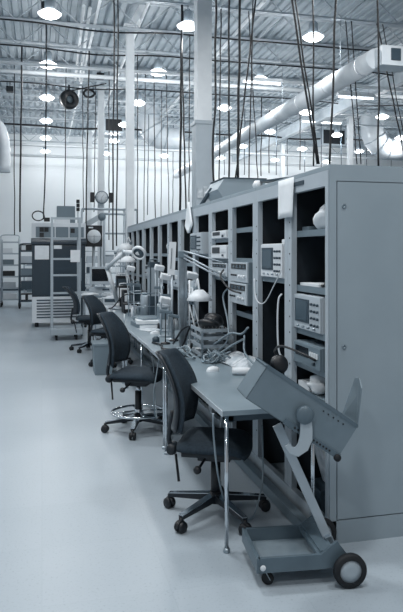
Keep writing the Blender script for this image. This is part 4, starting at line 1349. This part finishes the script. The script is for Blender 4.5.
for i, (pts, lab) in enumerate((
    ([(1.0, 5.9, BZ + 0.008), (1.05, 5.7, BZ + 0.012), (1.02, 5.5, BZ + 0.01), (1.1, 5.35, BZ + 0.02)], 'dark cable trailing past the square post towards the heap'),
    ([(1.20, 5.5, BZ + 0.02), (1.27, 5.45, BZ + 0.22), (1.36, 5.42, BZ + 0.24), (1.40, 5.4, BZ + 0.05)], 'dark cable arching beside the dome lamp'),
    ([(1.14, 5.62, BZ + 0.03), (1.2, 5.5, BZ + 0.17), (1.25, 5.36, BZ + 0.2), (1.22, 5.25, BZ + 0.04)], 'second dark cable arching under the dome lamp'),
    ([(1.2, 8.5, BZ + 0.3), (1.1, 8.9, BZ + 0.25), (1.0, 9.3, BZ + 0.06), (0.98, 9.7, BZ + 0.01)], 'dark cable slanting down behind the canister'),
    ([(1.3, 9.3, BZ + 0.35), (1.3, 9.8, BZ + 0.5), (1.4, 10.2, BZ + 0.4), (1.48, 10.5, BZ + 0.45)], 'dark cable strung behind the magnifier lamp'))):
    solo(MB().tube(pts, 0.009, 6), 'trailing_cable', 'black', lab, 'cable')

# pipe frame with chart recorder
t = thing('pipe_frame', 'tall white pipe frame standing behind the desk and monitor', 'frame', (0.9, 15.75, 0))
def W_(u, v):
    p = at(u, v, Y=15.75)
    return (p.x - 0.9, 0, p.z)
xA, xB, xC = W_(82, 209)[0], W_(124, 214)[0], W_(137, 209)[0]
z1, z2, z3 = W_(90, 209)[2], W_(110, 215)[2], W_(110, 234)[2]
m = MB()
for xx in (xA, xC):
    m.cyl((xx, 0, 0), (xx, 0, z1), 0.028, 10)
m.cyl((xA, 0, z1), (xC, 0, z1), 0.028, 10)
m.obj('outer_tube', 'alu', t)
m = MB().tube([(xA + 0.5, -0.4, z2), (xB - 0.12, -0.4, z2), (xB - 0.03, -0.4, z2 - 0.04), (xB, -0.4, z2 - 0.14), (xB, -0.4, 0)], 0.028, 10, smooth=2)
m.cyl((xA + 0.5, -0.4, 0), (xA + 0.5, -0.4, z2), 0.028, 10).cyl((xA + 0.5, -0.4, z3), (xB, -0.4, z3), 0.022, 8).cyl((xA + 0.5, -0.4, 1.55), (xB, -0.4, 1.55), 0.022, 8).cyl((xA + 0.5, -0.4, 1.3), (xB, -0.4, 1.3), 0.022, 8)
m.cyl((xA + 0.5, -0.4, z2), (xA + 0.5, 0, z2), 0.02, 8).cyl((xB, -0.4, 1.55), (xB, 0, 1.55), 0.02, 8).cyl((xB, 0, 0), (xB, 0, z1), 0.02, 8)
m.obj('inner_tube', 'alu', t)
# robot-ish arm sitting on top of recorder
p = at(94, 236, Y=14.6)
t = thing('chart_recorder', 'square black chart recorder with a round white dial beside the oven', 'chart recorder', (p.x, 14.6, 0))
hw = 0.185
MB().b2((-hw, 0, p.z - 0.24), (hw, 0.2, p.z + 0.24), 0.012).obj('case', 'black', t)
MB().lathe([(0, 0), (0.155, 0), (0.155, 0.01), (0, 0.01)], c=(0, 0.0, p.z - 0.01), axis=(0, -1, 0), n=30).obj('dial', 'white', t)
MB().bar((-0.15, -0.015, p.z - 0.01), (0.15, -0.015, p.z - 0.01), 0.006, 0.004).bar((0, -0.015, p.z - 0.16), (0, -0.015, p.z + 0.02), 0.01, 0.006).obj('pen_arm', 'grey', t)
MB().b2((-0.12, -0.004, p.z + 0.175), (-0.02, 0.0, p.z + 0.205)).obj('label_plate', 'white', t)
MB().cyl((0, 0.1, 0), (0, 0.1, p.z - 0.24), 0.035, 12).b2((-0.2, -0.1, 0), (0.2, 0.3, 0.02)).obj('stand_post', 'alu', t)
p = at(93, 222, Y=14.95)
t = thing('articulated_arm', 'pale jointed arm above the chart recorder', 'arm', (p.x, 14.95, 0))
zz = p.z
MB().bar((-0.18, 0, zz - 0.08), (0.18, 0, zz + 0.14), 0.1, 0.12).obj('arm_link', 'alu', t)
MB().lathe([(0, -0.07), (0.09, -0.07), (0.09, 0.07), (0, 0.07)], c=(0.2, 0, zz + 0.12), axis=(0, 1, 0), n=16).obj('arm_joint', 'grey', t)
MB().cyl((0.2, 0.17, 0), (0.2, 0.17, zz + 0.1), 0.03, 10).obj('arm_post', 'alu', t)
# small signal tower on the oven right
p = at(77.5, 207, Y=14.1)

# ================================================================== OVEN
OX0, OX1, OY = -0.21, 0.93, 14.3
t = thing('industrial_oven', 'big dark industrial oven with a pale louvred base behind the ladder', 'oven', (OX0, OY, 0))
W = OX1 - OX0
MB().b2((0, 0, 0.66), (W, 1.0, 1.80), 0.01).obj('oven_body', 'oven', t)
m = MB().b2((-0.02, -0.05, 1.80), (W + 0.02, 1.0, 1.86), 0.01).prism([(-0.02, -0.05, 1.86), (W + 0.02, -0.05, 1.86), (W + 0.02, 0.02, 1.93), (-0.02, 0.02, 1.93)], (0, 0.3, 0))
m.obj('oven_lip', 'oven', t)
MB().b2((-0.01, 0.03, 1.86), (W + 0.01, 1.0, 2.27), 0.01).obj('control_housing', 'ovenl', t)
m = MB().b2((0.08, 0.022, 1.95), (W * 0.42, 0.03, 2.18)).b2((W * 0.44, 0.022, 1.95), (W * 0.68, 0.03, 2.18)).b2((W * 0.70, 0.022, 1.95), (W * 0.97, 0.03, 2.18))
m.obj('control_panel', 'grey', t)
for a, zz in ((0.16, 2.12), (0.16, 2.0), (0.26, 2.12), (0.82, 2.1)):
    MB().b2((a, 0.012, zz - 0.05), (a + 0.09, 0.022, zz + 0.05)).obj('gauge', 'black', t)
MB().b2((0.03, -0.015, 0.70), (W - 0.03, 0.0, 1.77), 0.006).obj('oven_door', 'oven', t)
MB().bar((W - 0.1, -0.05, 1.0), (W - 0.1, -0.05, 1.5), 0.03, 0.02).obj('door_handle', 'grey', t)
MB().b2((0.06, -0.022, 1.47), (0.36, -0.015, 1.77)).obj('door_notice', 'paper', t)
MB().b2((0.46, -0.022, 1.70), (0.63, -0.015, 1.78)).obj('name_plate', 'paper', t)
MB().b2((0, 0.0, 0.1), (W, 1.0, 0.66), 0.008).obj('base_cabinet', 'ovenl', t)
m = MB()
for k in range(7):
    m.b2((0.1, -0.012, 0.20 + k * 0.062), (W - 0.08, 0.0, 0.226 + k * 0.062))
m.obj('louvres', 'dgrey', t)
for a in (0.1, W - 0.1):
    for b in (0.1, 0.9):
        MB().cyl((a, b, 0), (a, b, 0.1), 0.04, 10).obj('foot', 'black', t)
p = at(57, 230, Y=14.5)
solo(MB().b2((p.x + 0.0, 14.6, 2.27), (p.x + 0.4, 14.9, 2.66), 0.01), 'cardboard_box', 'grey', 'grey carton standing on top of the dark oven', 'box')
solo(MB().b2((0.27, 14.4, 2.27), (0.60, 14.58, 2.37), 0.01), 'flat_box', 'ovenl', 'flat pale box on the oven in front of the carton', 'box')
p = at(78, 208, Y=14.9)
t = thing('signal_light', 'dark stacked signal light on a thin pole right of the carton', 'signal light', (p.x, 14.9, 2.27))
MB().cyl((0, 0, 0), (0, 0, 0.3), 0.012, 8).obj('pole', 'alu', t)
for k in range(3):
    MB().cyl((0, 0, 0.3 + k * 0.09), (0, 0, 0.38 + k * 0.09), 0.04, 12).obj('lens', 'black', t)

# ================================================================== ROLLING LADDER RACK
t = thing('rolling_rack', 'tall pale rolling ladder frame standing in front of the dark oven', 'ladder', (0.18, 12.1, 0))
W = 0.5
for (a, b) in ((0, 0), (W, 0), (0, 0.5), (W, 0.5)):
    m = MB().b2((a - 0.022, b - 0.022, 0.1), (a + 0.022, b + 0.022, 2.27 if b == 0 else 1.9))
    m.obj('upright', 'alu', t)
for z in (1.5, 1.2, 0.87):
    MB().b2((0, -0.018, z - 0.018), (W, 0.018, z + 0.018)).obj('rung', 'alu', t)
m = MB().b2((0, -0.02, 2.23), (W, 0.02, 2.27)).b2((-0.02, 0, 1.86), (0.02, 0.5, 1.9)).b2((W - 0.02, 0, 1.86), (W + 0.02, 0.5, 1.9)).b2((0, 0.48, 1.86), (W, 0.52, 1.9))
m.obj('top_rail', 'alu', t)
MB().b2((-0.03, -0.08, 0.10), (W + 0.05, 0.55, 0.22), 0.01).obj('base_platform', 'alu', t)
for a in (0.08, W - 0.06):
    for b in (0.0, 0.45):
        MB().lathe([(0, -0.02), (0.05, -0.02), (0.05, 0.02), (0, 0.02)], c=(a, b, 0.05), axis=(1, 0, 0), n=14).obj('caster', 'rubber', t)
q = at(70.5, 250, Y=12.05)
q2 = at(80, 262, Y=12.05)
solo(MB().b2((q.x, 12.04, q2.z), (q2.x, 12.07, q.z)), 'taped_notice', 'paper', 'white notice taped to the right upright of the rolling ladder', 'paper')

# ================================================================== FAR LEFT CARTS
def shelf_cart(x, y, W, Hh, n, label, m1, items):
    t = thing('wire_cart', label, 'cart', (x, y, 0), 0)
    for (a, b) in ((0, 0), (W, 0), (0, 0.55), (W, 0.55)):
        MB().cyl((a, b, 0.12), (a, b, Hh), 0.022, 8).obj('post', m1, t)
        MB().lathe([(0, -0.02), (0.06, -0.02), (0.06, 0.02), (0, 0.02)], c=(a, b, 0.06), axis=(1, 0.2, 0), n=12).obj('caster', 'rubber', t)
    for k in range(n):
        z = 0.2 + (Hh - 0.3) * k / (n - 1)
        mb = MB().b2((0, 0, z), (W, 0.55, z + 0.012)).b2((0, -0.012, z - 0.01), (W, 0, z + 0.035))
        mb.obj('shelf', m1, t)
    MB().tube([(0, 0, Hh - 0.01), (0.04, 0, Hh + 0.12), (W - 0.04, 0, Hh + 0.12), (W, 0, Hh - 0.01)], 0.016, 8).obj('push_handle', m1, t)
    return t


Hc = at(9, 236, Y=20.0).z
x0 = at(1, 300, Y=20).x
shelf_cart(x0, 20.0, 0.52, Hc - 0.1, 6, 'pale wire shelf cart at the left edge of the hall', 'alu', None)
rnd = random.Random(5)
for k in range(5):
    z = 0.2 + (Hc - 0.4) * k / 5 + 0.012
    mm, nm = (('white', 'white'), ('beige', 'pale'), ('black', 'black'), ('grey', 'grey'), ('white', 'white'))[k]
    solo(MB().b2((x0 + 0.05, 20.05, z), (x0 + 0.45 - 0.03 * k, 20.4, z + 0.17), 0.01), 'storage_box', mm, nm + ' box on the ' + ('lowest', 'second lowest', 'middle', 'second highest', 'highest')[k] + ' loaded shelf of the left wire cart', 'box')
x1 = at(19.5, 300, Y=19.2).x
shelf_cart(x1, 19.2, 0.46, 1.75, 5, 'dark loaded shelf cart between the wire cart and the oven', 'dgrey', None)
for k in range(4):
    z = 0.2 + (1.75 - 0.3) * k / 4 + 0.012
    mm, nm = (('black', 'black'), ('dgrey', 'dark grey'), ('grey', 'grey'), ('beige', 'pale'))[k]
    o = solo(MB().b2((x1 + 0.04, 19.24, z), (x1 + 0.40, 19.6, z + 0.22), 0.01), 'equipment_box', mm, nm + ' box on the ' + ('lowest', 'second', 'third', 'fourth')[k] + ' shelf of the dark cart', 'box')
for k in range(2):
    solo(MB().b2((x1 + 0.05 + 0.19 * k, 19.17, 0.26), (x1 + 0.16 + 0.19 * k, 19.187, 0.40)), 'shipping_label', 'paper', ('left' if k == 0 else 'right') + ' white label hung low on the front of the dark cart', 'label')
t = thing('terminal_unit', 'black box with a pale panel on top of the dark cart', 'instrument', (x1 + 0.02, 19.3, 1.664))
MB().b2((0.0, 0, 0), (0.44, 0.4, 0.2), 0.01).obj('case', 'black', t)
MB().b2((0.03, -0.01, 0.03), (0.15, 0, 0.17)).obj('front_panel', 'paper', t)
# further shelving by the back wall, left and between
for i, (u, v, Y, W, Hh, mm, lab) in enumerate(((24, 300, 24.5, 0.8, 1.5, 'alu', 'far pale shelving behind the dark cart'), (84, 290, 22.0, 1.3, 1.7, 'alu', 'far shelving seen between the monitor and the oven'))):
    p = at(u, v, Y=Y)
    t = thing('shelving', lab, 'shelving', (p.x, Y, 0))
    for (a, b) in ((0, 0), (W, 0), (0, 0.5), (W, 0.5)):
        MB().b2((a - 0.02, b - 0.02, 0), (a + 0.02, b + 0.02, Hh)).obj('post', mm, t)
    for k in range(5):
        z = 0.15 + k * (Hh - 0.2) / 4
        MB().b2((0, 0, z), (W, 0.5, z + 0.03)).obj('shelf', mm, t)
    for k in range(4):
        z = 0.181 + k * (Hh - 0.2) / 4
        solo(MB().b2((p.x + 0.1, Y + 0.05, z), (p.x + 0.1 + W * (0.4 + 0.1 * k), Y + 0.4, z + 0.2), 0.01), 'storage_box', ('grey', 'white', 'dgrey', 'beige')[k], ('grey', 'white', 'dark', 'pale')[k] + ' box on the ' + lab.split(' behind')[0].split(' seen')[0] + ', ' + ('by the wall left of the oven' if i == 0 else 'right of the oven'), 'box')

# ================================================================== SCOPE CART (foreground)
az = R(96)
e1 = Vector((math.sin(az), math.cos(az), 0))      # to the right along the near side
e2 = Vector((-e1.y, e1.x, 0))                      # away from the camera
rzc = math.atan2(e1.y, e1.x)
cp = at(262, 588, Z=0)
t = thing('instrument_cart', 'low grey two-wheeled instrument cart with a tilted cradle, nearest the camera', 'cart', (cp.x, cp.y, 0), rzc)
# local: x right, y away, z up ; near-left caster at origin
def cl(u, v, y):
    """point of the cart's own frame at depth y seen along a sight line"""
    d_ = ray(u, v)
    o_ = Vector((0, 0, EYE)) - Vector((cp.x, cp.y, 0))
    k_ = (y - o_.dot(e2)) / d_.dot(e2)
    q_ = o_ + d_ * k_
    return Vector((q_.dot(e1), y, q_.z))
Lb, Wb = 0.41, 0.31
zt = 0.15
m = MB()
m.b2((-0.02, -0.02, zt - 0.07), (Lb - 0.12, -0.002, zt))
m.prism([(Lb - 0.12, -0.02, zt - 0.07), (Lb + 0.01, -0.02, zt - 0.06), (Lb + 0.02, -0.02, zt - 0.02), (Lb - 0.04, -0.02, zt + 0.06), (Lb - 0.12, -0.02, zt)], (0, 0.018, 0))
m.obj('near_rail', 'cart', t)
m = MB()
m.b2((-0.02, Wb + 0.002, zt - 0.07), (Lb - 0.12, Wb + 0.02, zt))
m.prism([(Lb - 0.12, Wb + 0.002, zt - 0.07), (Lb + 0.01, Wb + 0.002, zt - 0.06), (Lb + 0.02, Wb + 0.002, zt - 0.02), (Lb - 0.04, Wb + 0.002, zt + 0.06), (Lb - 0.12, Wb + 0.002, zt)], (0, 0.018, 0))
m.obj('far_rail', 'cart', t)
MB().b2((-0.03, -0.02, zt - 0.07), (-0.012, Wb + 0.02, zt)).obj('end_rail', 'cart', t)
MB().b2((Lb - 0.135, -0.002, zt - 0.02), (Lb - 0.12, Wb + 0.002, zt + 0.0)).b2((Lb - 0.12, -0.002, zt + 0.0), (Lb - 0.045, Wb + 0.002, zt + 0.012)).obj('cross_rail', 'cart', t)
MB().b2((-0.012, -0.002, zt - 0.075), (Lb - 0.0, Wb + 0.002, zt - 0.065)).obj('tray_bed', 'cartl', t)
MB().lathe([(0, 0), (0.014, 0), (0.014, 0.003), (0.006, 0.005), (0, 0.005)], c=(0.0, -0.02, zt - 0.045), axis=(0, -1, 0), n=16).obj('rivet', 'white', t)
for yy, nm in ((-0.055, 'near'), (Wb + 0.055, 'far')):
    wh = MB().lathe([(0.055, -0.018), (0.076, -0.018), (0.082, -0.010), (0.082, 0.010), (0.076, 0.018), (0.055, 0.018), (0.055, -0.018)], c=(Lb + 0.01, yy, 0.082), axis=(0, 1, 0), n=36).obj('wheel', 'rubber', t)
    MB().lathe([(0, -0.012), (0.02, -0.016), (0.056, -0.012), (0.056, 0.012), (0.02, 0.016), (0, 0.012)], c=(Lb + 0.01, yy, 0.082), axis=(0, 1, 0), n=30).obj('wheel_hub', 'hub', wh)
MB().cyl((Lb + 0.01, -0.05, 0.082), (Lb + 0.01, Wb + 0.05, 0.082), 0.009, 10).obj('axle', 'steel', t)
for yy in (0.03, Wb - 0.03):
    c_ = MB().lathe([(0, -0.011), (0.026, -0.011), (0.03, -0.006), (0.03, 0.006), (0.026, 0.011), (0, 0.011)], c=(0.035, yy - 0.0, 0.03), axis=(0.5, 1, 0), n=20).obj('caster', 'rubber', t)
    MB().bar((0.035 + 0.008, yy - 0.016, 0.03), (0.018, yy - 0.014, 0.075), 0.02, 0.003).bar((0.028, yy + 0.016, 0.03), (0.012, yy + 0.014, 0.075), 0.02, 0.003).cyl((0.015, yy, 0.07), (0.015, yy, 0.08), 0.02, 12).obj('caster_fork', 'steel', c_)
# inclined post
ym = Wb * 0.42
pb = cl(331, 545, ym)
pt = cl(282, 436, ym)
pt = pb + (pt - pb) * 1.1
m = MB()
m.bar(pb, pt, 0.045, 0.022, up=(0, 1, 0))
m.obj('inclined_post', 'alu', t)
d = (pt - pb).normalized()
MB().box(pb + d * 0.03, (0.035, 0.075, 0.07), Matrix.Rotation(-math.atan2(pb.x - pt.x, pt.z - pb.z), 3, 'Y'), 0.004).obj('post_bracket', 'steel', t)
# tilt quadrant
yq = -0.03
path = [(306, 418, 11), (306.5, 430, 12), (306, 439, 13), (303, 447, 12), (297, 452, 10), (291, 450, 7), (287, 445, 4)]
m = MB()
ribs = []
for i, (u, v, w_) in enumerate(path):
    a_ = path[max(0, i - 1)]
    b_ = path[min(len(path) - 1, i + 1)]
    tx, ty = b_[0] - a_[0], b_[1] - a_[1]
    ln = math.hypot(tx, ty)
    nx, ny = -ty / ln, tx / ln
    ribs.append((cl(u + nx * w_ / 2, v + ny * w_ / 2, yq), cl(u - nx * w_ / 2, v - ny * w_ / 2, yq)))
A_ = [r_[0] for r_ in ribs] + [r_[1] for r_ in reversed(ribs)]
for i in range(len(ribs) - 1):
    m.prism([ribs[i][0], ribs[i + 1][0], ribs[i + 1][1], ribs[i][1]], (0, 0.006, 0))
bmesh.ops.remove_doubles(m.bm, verts=m.bm.verts, dist=0.0005)
m.obj('tilt_quadrant', 'hub', t)
# cradle: local frame in plane tilted
cradle_o = cl(267, 366, 0.0)
_e = cl(357, 426, 0.0) - cradle_o
TH = math.atan2(-_e.z, _e.x)
def cr(a, y, h):
    """a along the length (down to the right), h perpendicular up"""
    o_ = cradle_o
    return Vector((o_.x + a * math.cos(TH) + h * math.sin(TH), y, o_.z - a * math.sin(TH) + h * math.cos(TH)))
CL, CHh = _e.length, 0.185
yN, yF = 0.0, 0.22
def quadprism(pl, th):
    m_ = MB()
    m_.prism(pl, th)
    return m_
TN = (0, 0.004, 0)
quadprism([cr(0, yN, 0), cr(CL, yN, 0), cr(CL, yN, -CHh), cr(0.0, yN, -CHh)], TN).obj('cradle_side', 'tray', t)
quadprism([cr(0, yF, 0), cr(CL, yF, 0), cr(CL, yF, -CHh), cr(0.0, yF, -CHh)], TN).obj('cradle_side', 'tray', t)
nvec = (cr(0, 0, 0.004) - cr(0, 0, 0))
quadprism([cr(0, yN, -CHh), cr(CL, yN, -CHh), cr(CL, yF, -CHh), cr(0, yF, -CHh)], nvec).obj('cradle_floor', 'tray', t)
avec = (cr(0.004, 0, 0) - cr(0, 0, 0))
quadprism([cr(CL, yN, 0.0), cr(CL, yF, 0.0), cr(CL, yF, -CHh), cr(CL, yN, -CHh)], avec).obj('cradle_end', 'tray', t)
quadprism([cr(0, yN, 0.0), cr(0, yF, 0.0), cr(0, yF, -CHh), cr(0, yN, -CHh)], avec).obj('cradle_end', 'tray', t)
# rims
m = MB()
for (a_, b_) in ((cr(0, yN, 0), cr(CL, yN, 0)), (cr(0, yF, 0), cr(CL, yF, 0))):
    m.bar(a_, b_, 0.018, 0.006, up=(0, 1, 0))
m.bar(cr(0, yN, 0), cr(0, yF, 0), 0.014, 0.006).bar(cr(CL, yN, 0), cr(CL, yF, 0), 0.014, 0.006)
m.bar(cr(0.22, yN - 0.004, -CHh + 0.012), cr(CL + 0.005, yN - 0.004, -CHh + 0.012), 0.03, 0.01, up=(0, 1, 0))
m.obj('cradle_rim', 'cart', t)
# rising flap at the low end
c0 = cr(CL, yN, 0)
c1_ = cr(CL, yF, 0)
m = MB()
m.prism([c0 + Vector((0, 0.0, -0.01)), c1_ + Vector((0, 0, -0.01)), c1_ + Vector((0.06, 0, 0.15)), c1_ + Vector((0.06, -0.04, 0.20)), c0 + Vector((0.035, 0.06, 0.22)), c0 + Vector((0.03, 0.02, 0.18))], (0.005, 0, 0))
m.obj('end_flap', 'tray', t)
# perforations
m = MB()
for k in range(12):
    q = cr(0.28 + k * 0.019, yN - 0.0105, -CHh + 0.012)
    m.cyl(q, q + Vector((0, -0.002, 0)), 0.0055, 8)
for k in range(5):
    q = cr(0.36 + k * 0.03, yN - 0.0015, -0.03)
    m.cyl(q, q + Vector((0, -0.002, 0)), 0.004, 8)
m.obj('perforation', 'black', t)
q = cr(CL - 0.004, yN - 0.004, -CHh + 0.004)
MB().lathe([(0, 0), (0.018, 0), (0.018, 0.014), (0, 0.016)], c=q, axis=(0, -1, 0), n=14).obj('corner_foot', 'rubber', t)
m = MB().lathe([(0, -0.02), (0.04, -0.02), (0.045, -0.005), (0.045, 0.005), (0.04, 0.012), (0, 0.014)], c=cl(305, 415, yN - 0.028), axis=(0, -1, 0), n=24)
m.obj('pivot_disc', 'cart', t)
# knob on a clamp
kq = cr(0.02, 0.1, 0.0)
m = MB().lathe([(0, -0.022), (0.04, -0.022), (0.046, -0.012), (0.046, 0.012), (0.04, 0.022), (0, 0.022)], c=kq + Vector((0.07, 0, 0.0)), axis=(0.3, -1, 0.2), n=20)
m.obj('clamp_knob', 'black', t)
MB().cyl(kq + Vector((0.07, 0.0, 0.0)), kq + Vector((0.06, 0.12, -0.05)), 0.012, 10).obj('clamp_screw', 'steel', t)
# hanging pale cable from bench edge to the floor loop
pts = [(1.08, 3.275, BZ - 0.06), (1.09, 3.29, 0.5), (1.10, 3.4, 0.2), (1.12, 3.5, 0.05), (1.2, 3.55, 0.012), (1.30, 3.62, 0.03), (1.37, 3.75, 0.2), (1.38, 3.8, 0.45), (1.36, 3.85, 0.70)]
pts = []
for (u, v, Y) in ((262, 425, 3.7), (263, 470, 3.72), (260, 495, 3.68)):
    pts.append(at(u, v, Y=Y))
for (u, v) in ((252, 512), (240, 513), (228, 503)):
    pp = at(u, v + 6, Z=0.008)
    pts.append(pp)
pp = at(219, 480, Y=3.45)
pts.append(pp)
pp = at(214, 440, Y=3.40)
pts.append(pp)
pp = at(213, 415, Y=3.36)
pts.append(Vector((pp.x, pp.y, BZ - 0.03)))
solo(MB().tube(pts, 0.0055, 8, smooth=5), 'hanging_cable', 'gcable', 'pale cable drooping in a loop from the near bench down to the floor', 'cable')
pts = [(0.955, 5.3, BZ - 0.03), (0.93, 5.28, 0.60), (0.90, 5.25, 0.45), (0.91, 5.28, 0.3), (0.95, 5.4, 0.2), (0.97, 5.6, 0.4), (0.97, 5.7, BZ - 0.08)]
solo(MB().tube(pts, 0.005, 6), 'hanging_cable', 'gcable', 'thin pale cable looping under the second bench beside the drafting stool', 'cable')
